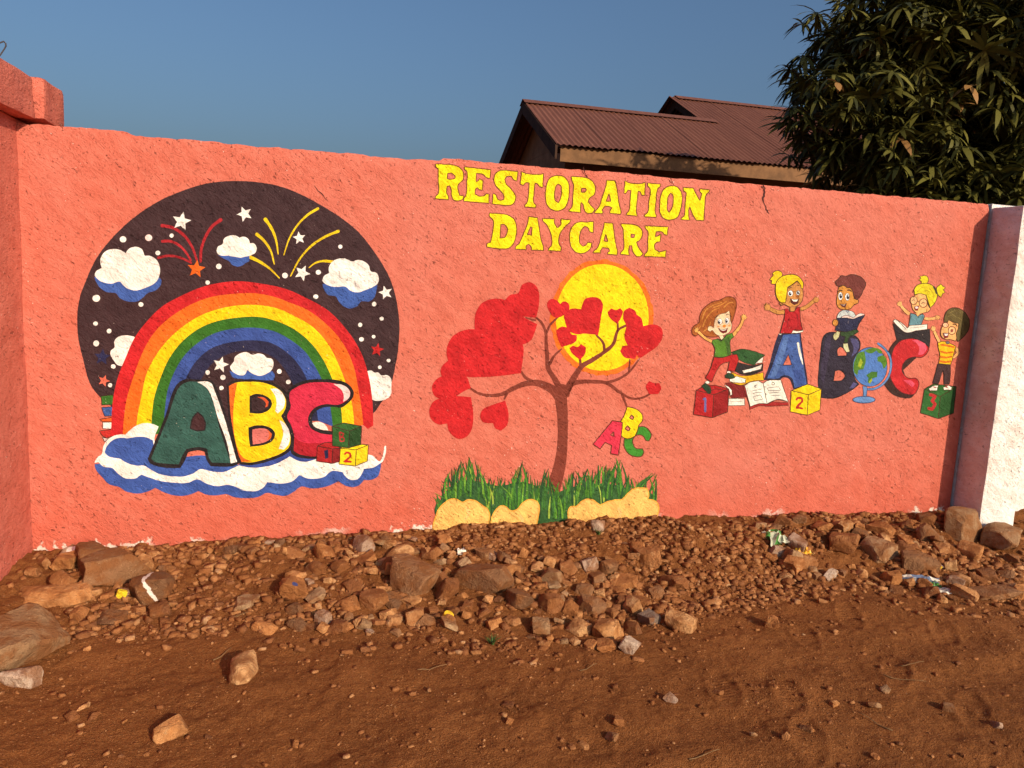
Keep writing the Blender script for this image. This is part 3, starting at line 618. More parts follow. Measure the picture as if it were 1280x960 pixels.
# ---------------------------------------------------------------- lettering
def lettering():
    LT, LO = (255, 222, 0), (112, 62, 18)
    top = empty('restoration_lettering', (1.35, 0, 1.95), WALL); low = empty('daycare_lettering', (1.4, 0, 1.7), WALL)
    G = [
     (top, 'r', K7, [(97, 100), (160, 103), (230, 108), (290, 125), (325, 160), (333, 200), (325, 240), (295, 265), (285, 285), (290, 330), (300, 365), (335, 370), (325, 400), (285, 413), (245, 400), (232, 365), (228, 310), (215, 285), (195, 290), (190, 345), (205, 375), (205, 402), (95, 393), (95, 375), (118, 355), (120, 250), (120, 140), (100, 125)], [[(200, 180), (230, 178), (262, 200), (260, 222), (230, 230), (195, 225)]]),
     (top, 'e', K7, [(340, 125), (562, 150), (555, 222), (525, 215), (500, 190), (440, 180), (438, 250), (455, 245), (468, 225), (495, 240), (493, 320), (465, 318), (450, 300), (435, 310), (430, 355), (470, 372), (510, 365), (525, 350), (548, 355), (545, 432), (335, 415), (335, 390), (350, 370), (360, 250), (360, 165), (340, 145)], []),
     (top, 's', K7, [(790, 165), (782, 245), (755, 235), (735, 205), (700, 205), (680, 230), (690, 265), (740, 320), (770, 370), (765, 415), (740, 445), (700, 450), (575, 437), (580, 350), (605, 360), (615, 390), (640, 408), (670, 400), (675, 375), (655, 340), (605, 285), (588, 235), (598, 190), (630, 160), (680, 153), (740, 160)], []),
     (top, 't', K7, [(822, 165), (850, 178), (980, 188), (1007, 180), (1000, 298), (970, 290), (955, 265), (935, 262), (925, 350), (925, 430), (943, 445), (940, 470), (848, 462), (850, 445), (865, 430), (880, 350), (885, 262), (860, 258), (835, 280), (810, 272)], []),
     (top, 'o', K7, [(1130, 198), (1180, 210), (1214, 255), (1222, 330), (1210, 420), (1185, 470), (1130, 497), (1075, 485), (1035, 445), (1022, 380), (1030, 290), (1050, 230), (1085, 205)], [[(1130, 270), (1152, 285), (1158, 330), (1150, 390), (1130, 428), (1105, 410), (1098, 370), (1105, 310), (1115, 280)]]),
     (top, 'r', K8, [(28, 205), (100, 210), (170, 222), (215, 260), (230, 310), (220, 360), (180, 390), (170, 420), (200, 460), (225, 480), (205, 515), (165, 520), (140, 495), (125, 440), (108, 425), (105, 470), (105, 510), (5, 500), (10, 485), (30, 470), (40, 370), (45, 270), (30, 235)], [[(115, 305), (145, 305), (155, 320), (140, 340), (110, 338)]]),
     (top, 'a', K8, [(325, 238), (395, 240), (410, 300), (430, 440), (445, 510), (440, 525), (350, 515), (355, 490), (370, 470), (350, 460), (310, 455), (285, 490), (295, 505), (285, 520), (220, 515), (230, 495), (255, 470), (290, 370), (320, 280)], [[(345, 350), (360, 415), (318, 415)]]),
     (top, 't', K8, [(480, 242), (500, 255), (620, 265), (650, 255), (645, 365), (620, 365), (605, 335), (590, 330), (580, 420), (575, 510), (582, 540), (490, 530), (495, 515), (510, 500), (520, 420), (530, 325), (505, 320), (485, 350), (470, 345)], []),
     (top, 'i', K8, [(672, 262), (778, 270), (775, 290), (755, 310), (740, 420), (735, 520), (745, 535), (740, 550), (640, 545), (645, 530), (668, 510), (680, 420), (690, 310), (670, 285)], []),
     (top, 'o', K8, [(865, 285), (920, 295), (950, 335), (960, 400), (945, 490), (920, 550), (860, 573), (805, 560), (775, 515), (772, 430), (785, 350), (815, 305)], [[(865, 345), (880, 362), (885, 420), (870, 480), (850, 510), (835, 488), (835, 430), (845, 370)]]),
     (top, 'n', K8, [(970, 298), (1055, 305), (1070, 340), (1110, 410), (1125, 350), (1108, 330), (1110, 310), (1190, 318), (1185, 338), (1165, 355), (1150, 450), (1142, 578), (1080, 575), (1050, 530), (1025, 460), (1015, 490), (1018, 555), (1025, 575), (950, 570), (955, 555), (975, 540), (985, 440), (995, 345), (970, 325)], []),
     (low, 'd', K7, [(550, 515), (650, 520), (715, 535), (760, 570), (780, 640), (772, 720), (750, 775), (710, 812), (640, 815), (528, 800), (530, 770), (560, 760), (575, 690), (580, 570), (550, 540)], [[(645, 610), (675, 608), (700, 640), (700, 680), (680, 720), (640, 725)]]),
     (low, 'a', K7, [(880, 545), (955, 553), (970, 640), (985, 740), (1005, 800), (1005, 830), (905, 825), (900, 795), (880, 775), (858, 790), (860, 822), (770, 820), (770, 800), (800, 770), (840, 680), (875, 590)], [[(895, 630), (910, 635), (905, 700), (870, 695)]]),
     (low, 'y', K7, [(997, 560), (1100, 563), (1095, 590), (1110, 620), (1125, 640), (1155, 600), (1150, 580), (1155, 565), (1235, 572), (1225, 595), (1190, 625), (1145, 690), (1135, 770), (1155, 810), (1150, 835), (1045, 830), (1050, 810), (1070, 790), (1075, 720), (1060, 670), (1030, 610), (1000, 580)], []),
     (low, 'c', K8, [(215, 585), (212, 680), (185, 672), (165, 635), (140, 625), (110, 660), (95, 720), (102, 775), (125, 795), (150, 785), (165, 760), (200, 765), (185, 815), (150, 845), (110, 855), (60, 840), (25, 795), (12, 720), (20, 660), (50, 612), (100, 588), (150, 590)], []),
     (low, 'a', K8, [(305, 595), (375, 600), (385, 670), (400, 770), (415, 850), (410, 868), (330, 860), (335, 845), (350, 835), (340, 810), (290, 805), (270, 835), (275, 850), (210, 850), (215, 835), (245, 810), (280, 700), (300, 630)], [[(318, 690), (335, 755), (300, 750)]]),
     (low, 'r', K8, [(445, 605), (540, 610), (590, 625), (622, 660), (625, 700), (605, 740), (575, 760), (590, 800), (630, 855), (610, 880), (575, 880), (545, 840), (535, 790), (515, 790), (510, 850), (520, 870), (440, 862), (445, 845), (465, 820), (465, 700), (460, 640), (445, 620)], [[(530, 690), (560, 695), (555, 720), (528, 722)]]),
     (low, 'e', K8, [(648, 622), (842, 630), (835, 700), (810, 695), (795, 675), (740, 672), (735, 715), (765, 700), (780, 690), (775, 755), (745, 762), (730, 775), (730, 820), (770, 840), (800, 835), (825, 828), (820, 885), (640, 880), (645, 860), (665, 840), (670, 740), (672, 670), (650, 640)], []),
    ]
    for par, ch, k, pts, holes in G:
        q = Paint('letter_'+ch, par, 0.0014); q.fill(k(*pts), LT, [k(*h) for h in holes], outline=LO, ow=1.15)
        o = q.done(); o.location = (-par.location.x, -par.location.y, -par.location.z)
lettering()

# ---------------------------------------------------------------- heart tree
def heart_tree():
    tr = empty('heart_tree_painting', (1.2, 0, 0.2), WALL)
    def fin(q): o = q.done(); o.location = (-1.2, 0, -0.2); return o
    q = Paint('painted_sun', tr, 0.0014)
    halo = []
    for i in range(90):
        a = i/90*2*math.pi; k = 1+0.018*random.uniform(-1, 1)
        halo += T4((928+257*k*math.cos(a), 308+289*k*math.sin(a)))
    q.fill(halo, (252, 112, 22), raw=True)
    q.fill(T4(*[(930+232*math.cos(a), 307+266*math.sin(a)) for a in np.linspace(0, 2*math.pi, 40, endpoint=False)]), (255, 214, 0))
    fin(q)
    BR = (132, 54, 36)
    q = Paint('painted_trunk', tr, 0.0020)
    q.line(PX((689, 622), (693, 606), (699, 584), (702.5, 560), (703, 520), (701, 498), (700, 480)), 0, 0, BR, wm=[17, 17, 15, 13, 12.5, 13, 15, 13]); fin(q)
    for pts, wm in (([(725, 720), (690, 675), (650, 650), (600, 634), (540, 640), (480, 665), (430, 690), (370, 697), (310, 685), (268, 658)], [13, 11, 9, 7, 6, 5, 4, 3.2, 2.4]), ([(585, 630), (545, 605), (525, 575)], [5, 2.5]), ([(455, 682), (440, 718)], [4, 2]),
                    ([(725, 715), (715, 660), (690, 610), (662, 565), (655, 500), (650, 430), (648, 380), (625, 330), (590, 300)], [10, 8, 6, 5.2, 4.6, 4, 3, 2.4]), ([(650, 388), (670, 345), (715, 300)], [3.5, 2]), ([(665, 545), (690, 500), (730, 462)], [4, 2]), ([(600, 322), (545, 308)], [2.5, 2]),
                    ([(725, 715), (765, 650), (800, 590), (830, 550), (880, 520), (940, 480), (985, 440), (1010, 370), (1052, 345)], [12, 9, 7, 6, 5, 4.4, 3.5, 3]), ([(822, 552), (820, 510)], [3.5, 2.5]), ([(942, 480), (935, 435), (898, 392)], [3.5, 2.4]), ([(1008, 378), (1008, 330)], [3, 2]),
                    ([(745, 700), (780, 640), (830, 628), (890, 628), (950, 634), (1020, 682), (1080, 712), (1130, 708), (1172, 688)], [9, 6, 5, 4.2, 3.8, 3.2, 2.6, 2.4]), ([(950, 634), (1010, 615), (1062, 582), (1118, 512)], [3.6, 2]), ([(1064, 580), (1068, 515)], [2.6, 2]), ([(1028, 688), (1054, 755)], [3, 2.2])):
        q = Paint('painted_branch', tr, 0.0024); q.line(T4(*pts), 0, 0, BR, wm=wm); fin(q)
    HR = (206, 26, 30)
    for pts in ([(600, 308), (613, 250), (615, 190), (600, 150), (565, 130), (530, 145), (510, 185), (470, 195), (440, 225), (470, 280), (530, 300)],
                [(590, 390), (606, 340), (560, 318), (540, 306), (470, 240), (440, 218), (380, 215), (330, 235), (300, 280), (292, 340), (300, 380), (400, 420), (540, 440), (575, 420)],
                [(525, 585), (530, 435), (480, 400), (330, 370), (250, 368), (190, 395), (160, 440), (153, 495), (170, 540), (245, 600), (330, 605), (430, 598)],
                [(250, 602), (160, 522), (130, 550), (122, 580), (135, 610), (200, 640)],
                [(275, 660), (245, 596), (180, 592), (110, 610), (80, 650), (90, 695), (140, 718), (200, 700), (240, 675)],
                [(275, 705), (200, 700), (130, 708), (85, 730), (66, 775), (80, 820), (115, 842), (155, 836), (165, 875), (205, 912), (250, 905), (278, 865), (286, 800)],
                [(445, 722), (380, 745), (335, 765), (320, 800), (335, 830), (385, 835), (395, 860), (425, 873), (455, 845), (462, 790)],
                [(690, 305), (660, 265), (655, 235), (675, 215), (705, 222), (720, 240), (735, 227), (760, 235), (767, 260), (745, 290), (710, 308)],
                [(910, 395), (925, 300), (933, 240), (915, 212), (880, 205), (845, 215), (830, 245), (825, 265), (770, 265), (740, 295), (745, 330), (765, 375), (800, 390), (850, 388)],
                [(725, 455), (705, 400), (700, 370), (730, 352), (765, 365), (775, 390), (803, 395), (800, 425), (760, 445)],
                [(1005, 340), (965, 305), (957, 280), (975, 262), (1000, 270), (1020, 260), (1032, 275), (1025, 305)],
                [(1120, 510), (1060, 450), (1040, 400), (1050, 350), (1035, 310), (1040, 275), (1065, 258), (1095, 275), (1100, 290), (1125, 310), (1135, 350), (1190, 342), (1225, 360), (1232, 400), (1210, 445), (1150, 490)],
                [(1095, 515), (1040, 505), (1020, 475), (1035, 450), (1070, 450), (1110, 480)],
                [(820, 520), (775, 480), (767, 460), (785, 448), (805, 455), (825, 440), (848, 455), (845, 485)],
                [(1165, 690), (1148, 650), (1165, 625), (1190, 635), (1215, 635), (1225, 660), (1210, 690)]):
        q = Paint('painted_heart', tr, 0.0030+0.00003*len(tr.children)); q.fill(T4(*pts), HR, thr=62); fin(q)
    OB = (96, 40, 22)
    q = Paint('hanging_letter_c', tr, 0.0022)
    q.fill(H8((650, 420), (720, 415), (780, 460), (805, 530), (780, 585), (740, 580), (720, 540), (680, 515), (625, 520), (585, 570), (590, 630), (620, 675), (700, 680), (715, 720), (690, 770), (620, 775), (550, 750), (490, 680), (478, 600), (490, 550), (560, 500)), (62, 138, 36), outline=OB, ow=1.1, thr=60); fin(q)
    q = Paint('hanging_letter_b', tr, 0.0026)
    q.fill(H8((515, 178), (570, 185), (650, 220), (700, 280), (700, 340), (655, 400), (640, 460), (610, 530), (540, 560), (480, 550), (440, 520), (455, 380), (440, 350), (480, 280)), (252, 212, 4), [H8((568, 272), (598, 302), (580, 330), (543, 310)), H8((520, 402), (554, 436), (535, 468), (488, 440))], outline=OB, ow=1.1, thr=40); fin(q)
    q = Paint('hanging_letter_a', tr, 0.0032)
    q.fill(H8((105, 625), (340, 342), (460, 362), (442, 540), (410, 758), (318, 740), (330, 640), (250, 603), (190, 682)), (226, 50, 72), [H8((357, 475), (357, 532), (313, 516))], outline=OB, ow=1.1, thr=30); fin(q)
    # grass: base mass and brush-stroke blades
    prof = [(540, 626), (546, 618), (552, 606), (556, 594), (565, 584), (578, 575), (588, 572), (594, 574), (599, 580), (606, 594), (612, 598), (620, 596), (632, 600), (640, 596), (645, 580), (650, 574), (658, 583), (665, 592), (672, 594), (680, 586), (684, 586), (692, 606), (704, 600), (714, 590), (722, 588), (730, 587), (740, 588), (748, 582), (757, 579), (764, 586), (770, 572), (778, 570), (784, 594), (792, 600), (800, 597), (808, 596), (815, 589), (821, 592)]
    q = Paint('painted_grass', tr, 0.0024, 0.000006)
    q.fill(PX((545, 650), (548, 632), (556, 616), (566, 606), (580, 600), (600, 602), (625, 607), (650, 602), (672, 608), (688, 618), (705, 612), (725, 606), (745, 604), (770, 606), (790, 612), (810, 614), (820, 624), (821, 660), (545, 670)), (52, 92, 42))
    GC = [(40, 78, 38), (56, 100, 42), (80, 134, 36), (62, 114, 38), (160, 180, 62), (116, 162, 48)]
    for i in range(330):
        x = random.uniform(543, 821); tip = np.interp(x, [a for a, b in prof], [b for a, b in prof])
        up = random.random(); edge = (1 if x > 800 else -1 if x < 560 else 0)
        ty = tip+(1-up**.45)*40 if i % 3 else tip+random.uniform(-2, 5)
        lean = random.gauss(0, 4)+edge*random.uniform(0, 7)
        ry = min(648, ty+random.uniform(22, 46)); xr = min(818, max(547, x-lean*1.2-edge*4))
        c = random.choice(GC[:4]) if i % 3 == 0 or random.random() < .5 else random.choice(GC)
        q.line(PX((xr, ry), ((xr+x)/2-lean*.25, (ry+ty)/2), (x+lean*.35, ty)), 2.6, .5, c, wm=[2.2, 2.4, 1.6, .5])
    fin(q)
    SA = (252, 190, 98)
    for pts in (G1((90, 775), (110, 700), (140, 620), (200, 550), (270, 508), (330, 512), (380, 540), (440, 515), (510, 525), (580, 570), (640, 620), (655, 680), (645, 735), (660, 830), (85, 850)),
                G1((668, 740), (680, 680), (720, 610), (770, 575), (820, 585), (865, 625), (930, 610), (980, 550), (1040, 515), (1090, 515), (1135, 545), (1150, 610), (1135, 700), (1120, 800), (670, 810)),
                G2((322, 620), (345, 585), (400, 580), (450, 535), (510, 510), (560, 515), (610, 550), (640, 570), (700, 540), (780, 520), (860, 510), (920, 450), (980, 405), (1110, 400), (1125, 470), (1110, 515), (1170, 520), (1215, 555), (1222, 640), (1150, 740), (330, 760))):
        q = Paint('painted_boulder', tr, 0.0070); q.fill(pts, SA, thr=60, outline=(246, 170, 66), ow=1.6)
        xs = [p[0] for p in pts]; cx = (min(xs)+max(xs))/2
        q.line([(cx+6, pts[4][1]+10), (cx+9, pts[4][1]+18), (cx+4, pts[4][1]+26)], 4, 2, (248, 190, 110)); fin(q)
heart_tree()

# ---------------------------------------------------------------- children with letters
def children_mural():
    cm = empty('children_painting', (3.2, 0, 0.9), WALL)
    def fin(q): o = q.done(); o.location = (-3.2, 0, -0.9); return o
    OL = (70, 34, 20); DK = (40, 26, 24); W = (250, 236, 212)
    # ---- big letter A, B, C
    q = Paint('letter_a', cm, 0.0014)
    q.fill(V6((535, 425), (657, 420), (672, 540), (694, 690), (692, 720), (618, 728), (600, 680), (585, 665), (560, 662), (540, 678), (455, 676), (480, 610), (515, 480)), (36, 34, 62), [V6((588, 540), (606, 592), (563, 594))], thr=40)
    q.fill(V6((560, 428), (650, 423), (668, 560), (690, 700), (640, 716), (622, 720), (608, 668), (590, 655), (560, 652), (536, 668), (470, 668), (500, 600), (530, 510)), (66, 92, 150), [V6((588, 535), (608, 594), (560, 596))], thr=40, outline=DK, ow=.6)
    q.fill(V6((566, 440), (590, 438), (575, 510), (548, 590), (520, 655), (490, 660), (520, 580)), (88, 116, 168)); q.fill(V6((612, 620), (660, 620), (680, 700), (640, 712), (622, 660)), (56, 78, 138))
    q.line(V6((640, 470), (652, 530), (668, 592)), 0, 0, W, wm=[2.6, 3.2, 1]); fin(q)
    q = Paint('letter_b', cm, 0.0014)
    q.fill(H7((150, 90), (190, 50), (280, 45), (360, 60), (470, 80), (512, 130), (515, 200), (480, 260), (450, 330), (445, 420), (470, 520), (505, 560), (460, 600), (360, 660), (250, 700), (130, 695), (100, 580), (105, 420), (125, 230)), (46, 36, 50), [H7((290, 210), (320, 185), (350, 200), (385, 240), (380, 278), (290, 280)), H7((265, 430), (310, 420), (355, 450), (370, 480), (340, 520), (250, 530))], thr=60, outline=(30, 22, 28), ow=1)
    q.fill(H7((420, 100), (480, 112), (505, 150), (490, 230), (430, 290), (452, 200), (425, 130)), (80, 74, 112)); q.fill(H7((150, 240), (190, 90), (230, 60), (215, 200), (180, 420), (150, 560), (125, 480)), (58, 46, 66)); q.fill(H7((410, 600), (450, 540), (490, 560), (450, 600)), (84, 78, 120)); fin(q)
    q = Paint('letter_c', cm, 0.0018)
    q.fill(H7((748, 560), (780, 500), (800, 230), (830, 170), (890, 110), (1000, 96), (1080, 300), (950, 420), (1000, 560), (1072, 650), (1030, 697), (930, 697), (840, 662)), (60, 32, 26), thr=60)
    q.fill(H7((835, 260), (860, 190), (920, 130), (1000, 105), (1100, 110), (1180, 150), (1207, 200), (1182, 260), (1130, 295), (1050, 290), (980, 320), (940, 380), (945, 450), (1000, 500), (1080, 505), (1106, 540), (1092, 620), (1060, 660), (980, 660), (900, 620), (840, 540), (815, 460), (825, 350)), (198, 34, 38), thr=62, outline=(96, 26, 26), ow=1)
    q.fill(H7((1035, 120), (1110, 120), (1170, 160), (1188, 210), (1150, 260), (1100, 270), (1110, 200), (1080, 150)), (240, 86, 104)); q.fill(H7((950, 522), (1030, 526), (1065, 560), (1045, 592), (1000, 560)), (232, 80, 100)); fin(q)
    # ---- globe
    q = Paint('globe', cm, 0.0026)
    q.line(H7((700, 190), (770, 250), (800, 350), (790, 450), (740, 530), (660, 585), (575, 592)), 2.6, 2.6, (236, 120, 96))
    q.dot(H7((615, 388)), 172/8, 196/8, (84, 124, 186), outline=(60, 62, 60), ow=.8, k=36)
    for c, pts in (((84, 128, 36), ((460, 330), (500, 250), (560, 230), (572, 330), (550, 410), (500, 420), (490, 470), (460, 450), (450, 390))), ((84, 128, 36), ((560, 225), (640, 197), (720, 215), (745, 255), (700, 250), (680, 225), (620, 255), (580, 240))),
                   ((84, 128, 36), ((690, 290), (740, 270), (775, 300), (780, 370), (750, 410), (730, 350), (690, 330))), ((66, 112, 36), ((575, 470), (640, 435), (690, 440), (685, 490), (630, 510), (610, 555), (590, 540), (600, 500))), ((160, 170, 40), ((490, 380), (520, 300), (545, 340), (520, 400))), ((160, 170, 40), ((600, 545), (630, 500), (640, 520), (615, 556)))):
        q.fill(H7(*pts), c)
    BL = (104, 140, 186); BO = (54, 62, 92)
    arc = H7((688, 148), (760, 205), (812, 280), (826, 370), (802, 480), (740, 562), (660, 606), (575, 612))
    q.line(arc, 3.2, 3.2, BO); q.line(arc, 2.1, 2.1, BL)
    q.fill(H7((542, 580), (585, 585), (585, 620), (578, 690), (545, 690), (548, 620)), BL, outline=BO, ow=.7)
    q.dot(H7((555, 716)), 112/8, 34/8, BL, outline=BO, ow=.9, k=26); fin(q)
    # ---- books and blocks
    def block(k, top, front, right, c, base):
        q = Paint('toy_block', cm, base); lo = tuple(int(v*.84) for v in c)
        q.fill(k(*top), c, thr=5, outline=OL, ow=.9); q.fill(k(*front), c, thr=5, outline=OL, ow=.9); q.fill(k(*right), lo if c[0] < 230 else c, thr=5, outline=OL, ow=.9); return q
    def book(parts, base):
        q = Paint('book', cm, base)
        for pts, c in parts: q.fill(H6(*pts), c, thr=40, outline=OL, ow=.7)
        return q
    q = book([(((360, 484), (500, 484), (502, 545), (354, 548)), W)], .0014); q.line(H6((375, 510), (420, 512), (480, 508)), .5, .5, (150, 120, 100)); fin(q)
    fin(book([(((325, 345), (400, 345), (500, 370), (515, 470), (390, 482), (360, 440), (370, 400)), (128, 26, 26)), (((320, 365), (350, 372), (388, 408), (390, 450), (372, 458), (366, 415)), W)], .0020))
    fin(book([(((385, 250), (470, 280), (560, 275), (665, 250), (672, 322), (560, 332), (470, 366), (380, 340)), (236, 176, 20)), (((368, 312), (430, 285), (512, 310), (505, 345), (430, 345), (368, 332)), W)], .0024))
    fin(book([(((430, 160), (570, 190), (662, 172), (662, 236), (560, 272), (470, 268), (412, 240)), (44, 34, 34)), (((480, 232), (560, 215), (655, 180), (645, 222), (560, 246), (490, 260)), W)], .0028))
    fin(book([(((380, 72), (465, 45), (560, 58), (682, 97), (640, 128), (590, 188), (500, 165), (440, 130)), (44, 84, 38)), (((590, 176), (640, 130), (667, 113), (657, 166)), W)], .0033))
    q = Paint('open_book', cm, .0040)
    q.fill(H6((485, 372), (545, 565), (545, 582), (630, 550), (700, 552), (888, 545), (886, 520), (700, 500)), (168, 34, 32), thr=40, outline=OL, ow=.6)
    q.fill(H6((500, 370), (540, 342), (620, 325), (665, 350), (700, 530), (630, 530), (550, 556)), W, thr=40, outline=OL, ow=.8); q.fill(H6((665, 350), (700, 325), (820, 318), (886, 512), (800, 490), (700, 532)), W, thr=40, outline=OL, ow=.8)
    IK = (70, 56, 50)
    q.line(H6((610, 362), (592, 366), (590, 382), (608, 386)), .9, .9, IK); q.line(H6((742, 340), (742, 362), (760, 362), (766, 350), (756, 340), (742, 340)), .9, .9, IK)
    for a in (((565, 415), (600, 408), (640, 402)), ((575, 436), (620, 430), (655, 428)), ((578, 465), (640, 452), (662, 490), (590, 502), (578, 465)), ((700, 390), (800, 378), (822, 410), (712, 414), (700, 390)), ((720, 436), (760, 430), (805, 432)), ((735, 458), (815, 454)), ((700, 530), (760, 500), (820, 498), (880, 512))):
        q.line(H6(*a), .6, .6, IK)
    fin(q)
    q = block(H6, ((70, 410), (150, 365), (240, 365), (360, 398), (225, 450)), ((70, 410), (225, 450), (215, 655), (46, 626)), ((225, 450), (360, 398), (350, 602), (215, 655)), (180, 26, 28), .0046)
    q.line(H6((128, 492), (152, 482), (150, 606)), 2.8, 2.8, (104, 100, 150)); q.line(H6((185, 420), (240, 400), (320, 410)), .7, .7, OL); fin(q)
    q = block(H6, ((915, 413), (1060, 355), (1182, 400), (1065, 450)), ((915, 413), (1065, 450), (1055, 632), (904, 600)), ((1065, 450), (1182, 400), (1167, 586), (1055, 632)), (250, 206, 8), .0040)
    q.line(H6((955, 500), (975, 478), (1005, 480), (1012, 505), (985, 535), (958, 565), (985, 566), (1018, 574)), 2.6, 2.6, (192, 34, 26)); fin(q)
    q = block(H5, ((98, 680), (170, 640), (355, 660), (225, 740)), ((98, 680), (225, 740), (210, 917), (64, 870)), ((225, 740), (355, 660), (332, 872), (210, 917)), (46, 100, 40), .0030)
    q.line(H5((135, 722), (185, 738), (160, 775), (185, 800), (160, 842), (122, 832)), 4, 4, (186, 40, 40)); fin(q)

    def eye(q, k, s, cx, cy, rx, ry, px, py, prx, pry):
        q.dot(k((cx, cy)), rx/s, ry/s, (252, 244, 232), outline=OL, ow=.45, k=16); q.dot(k((px, py)), prx/s, pry/s, (32, 24, 40), k=12); q.dot(k((px+prx*.3, py-pry*.4)), prx/s*.35, pry/s*.3, (250, 244, 240), k=8)
    def hand(q, k, c, palm, r, s, tips, w):
        for t in tips: q.line(k(palm, t), w+.7, w+.5, OL)
        q.dot(k(palm), r/s+.3, r/s+.3, OL, k=12)
        for t in tips: q.line(k(palm, t), w, w*.8, c)
        q.dot(k(palm), r/s, r/s, c, k=12)
    def limb(q, k, pts, w0, w1, c):
        q.line(k(*pts), w0+.9, w1+.9, OL); q.line(k(*pts), w0, w1, c)

    # ---- boy with auburn hair stepping on the red block
    s = 10.667; SK = (248, 208, 160); AR = (240, 166, 84)
    q = Paint('painted_child', cm, .0052)
    q.fill(H1((45, 570), (70, 510), (140, 460), (150, 380), (190, 290), (260, 220), (330, 180), (420, 160), (500, 120), (580, 120), (630, 160), (638, 250), (620, 330), (590, 430), (560, 480), (400, 640), (280, 650), (150, 610), (100, 640), (60, 620)), (168, 86, 30), outline=(110, 40, 16), ow=1)
    for a in (((180, 420), (230, 300), (330, 230), (450, 190)), ((190, 520), (240, 400), (330, 300), (420, 260)), ((470, 260), (540, 200), (600, 190)), ((330, 260), (420, 230), (520, 170)), ((200, 580), (270, 520), (300, 440)), ((90, 590), (140, 540), (170, 500))): q.line(H1(*a), 1.6, .8, (206, 130, 52))
    q.fill(H1((350, 430), (380, 370), (430, 345), (500, 330), (540, 300), (555, 360), (560, 430), (580, 490), (565, 560), (530, 600), (470, 630), (400, 635), (340, 590), (320, 560), (290, 582), (256, 560), (262, 515), (295, 505), (340, 530)), SK, outline=OL, ow=.6)
    eye(q, H1, s, 420, 445, 30, 40, 410, 455, 15, 24); eye(q, H1, s, 514, 438, 28, 42, 508, 440, 15, 25)
    q.line(H1((365, 398), (390, 372), (420, 372)), 1.0, .8, OL); q.line(H1((498, 360), (525, 346), (546, 352)), 1.0, .8, OL)
    q.dot(H1((478, 506)), 2.3, 1.9, (236, 140, 40), k=12); q.dot(H1((400, 512)), 1.6, 1.2, (244, 160, 90), k=10); q.dot(H1((545, 500)), 1.6, 1.4, (244, 160, 90), k=10)
    q.fill(H1((398, 533), (450, 556), (522, 533), (508, 585), (462, 604), (425, 582)), (128, 30, 30), outline=OL, ow=.5); q.fill(H1((412, 540), (458, 558), (514, 540), (492, 562), (445, 568)), W)
    q.fill(H1((405, 640), (438, 695), (472, 682), (462, 630)), SK, outline=OL, ow=.4)
    limb(q, H1, ((325, 718), (230, 670), (165, 615), (118, 568)), 3.6, 2.8, AR); hand(q, H1, AR, (108, 562), 28, s, ((78, 565), (90, 528), (118, 520), (142, 540)), 1.4)
    limb(q, H1, ((585, 640), (640, 575), (700, 490), (728, 412)), 4.4, 3.2, AR); hand(q, H1, AR, (738, 392), 34, s, ((700, 372), (728, 345), (760, 352), (782, 388)), 1.6)
    q.fill(H1((325, 690), (400, 680), (450, 700), (500, 630), (580, 600), (602, 650), (560, 690), (555, 780), (567, 870), (560, 902), (440, 922), (343, 915), (350, 800), (308, 720)), (84, 128, 34), outline=OL, ow=.7)
    q.fill(H1((470, 680), (550, 640), (548, 780), (555, 880), (520, 890), (500, 760)), (66, 98, 34)); q.line(H1((385, 672), (432, 708), (500, 640)), 1.5, 1.3, (60, 74, 34))
    q.fill(H6((225, 115), (300, 120), (380, 95), (430, 90), (442, 130), (410, 242), (348, 236), (365, 155), (290, 182), (250, 240), (206, 338), (148, 300), (190, 230)), (190, 30, 30), outline=OL, ow=.8)
    q.dot(H6((358, 250)), 2.4, 1.6, W, outline=OL, ow=.4); q.dot(H6((168, 340)), 2.8, 1.9, W, outline=OL, ow=.4)
    q.fill(H6((325, 275), (355, 255), (400, 272), (412, 300), (372, 308), (330, 298)), (34, 62, 36), outline=OL, ow=.6); q.fill(H6((118, 372), (150, 345), (196, 385), (202, 432), (176, 442), (148, 410)), (34, 62, 36), outline=OL, ow=.6); fin(q)

    # ---- girl with a yellow topknot and a red top
    s = 9.6; SK = (206, 136, 66)
    q = Paint('painted_child', cm, .0050); YH = (246, 204, 12)
    q.fill(H2((355, 145), (350, 100), (290, 80), (236, 112), (252, 130), (204, 190), (232, 196), (225, 238), (285, 240), (320, 190)), YH, thr=70, outline=OL, ow=.8)
    limb(q, H2, ((390, 572), (310, 578), (240, 552), (195, 528)), 5.2, 4.2, SK); hand(q, H2, SK, (182, 520), 36, s, ((140, 482), (162, 464), (202, 470), (135, 515), (145, 550)), 1.3)
    limb(q, H2, ((575, 545), (650, 512), (715, 460), (745, 437)), 4.6, 3.8, SK); hand(q, H2, SK, (760, 430), 32, s, ((760, 393), (788, 398), (800, 420), (795, 448)), 1.3)
    q.fill(H2((410, 300), (460, 262), (530, 208), (575, 240), (600, 300), (606, 380), (590, 450), (540, 502), (470, 518), (410, 498), (380, 482), (345, 502), (318, 470), (345, 443), (390, 455), (405, 380)), SK, outline=OL, ow=.8)
    q.fill(H2((275, 300), (290, 210), (350, 150), (430, 126), (510, 130), (570, 165), (607, 220), (606, 295), (585, 290), (570, 245), (535, 198), (470, 250), (420, 280), (410, 370), (395, 462), (340, 462), (290, 400)), YH, outline=OL, ow=.9)
    eye(q, H2, s, 455, 352, 30, 36, 450, 356, 16, 23); eye(q, H2, s, 546, 346, 22, 28, 544, 343, 13, 20)
    q.line(H2((430, 295), (475, 275)), 1, .8, OL); q.line(H2((530, 252), (565, 260)), .9, .8, OL); q.dot(H2((534, 390)), 2.1, 1.6, (170, 92, 36), k=12)
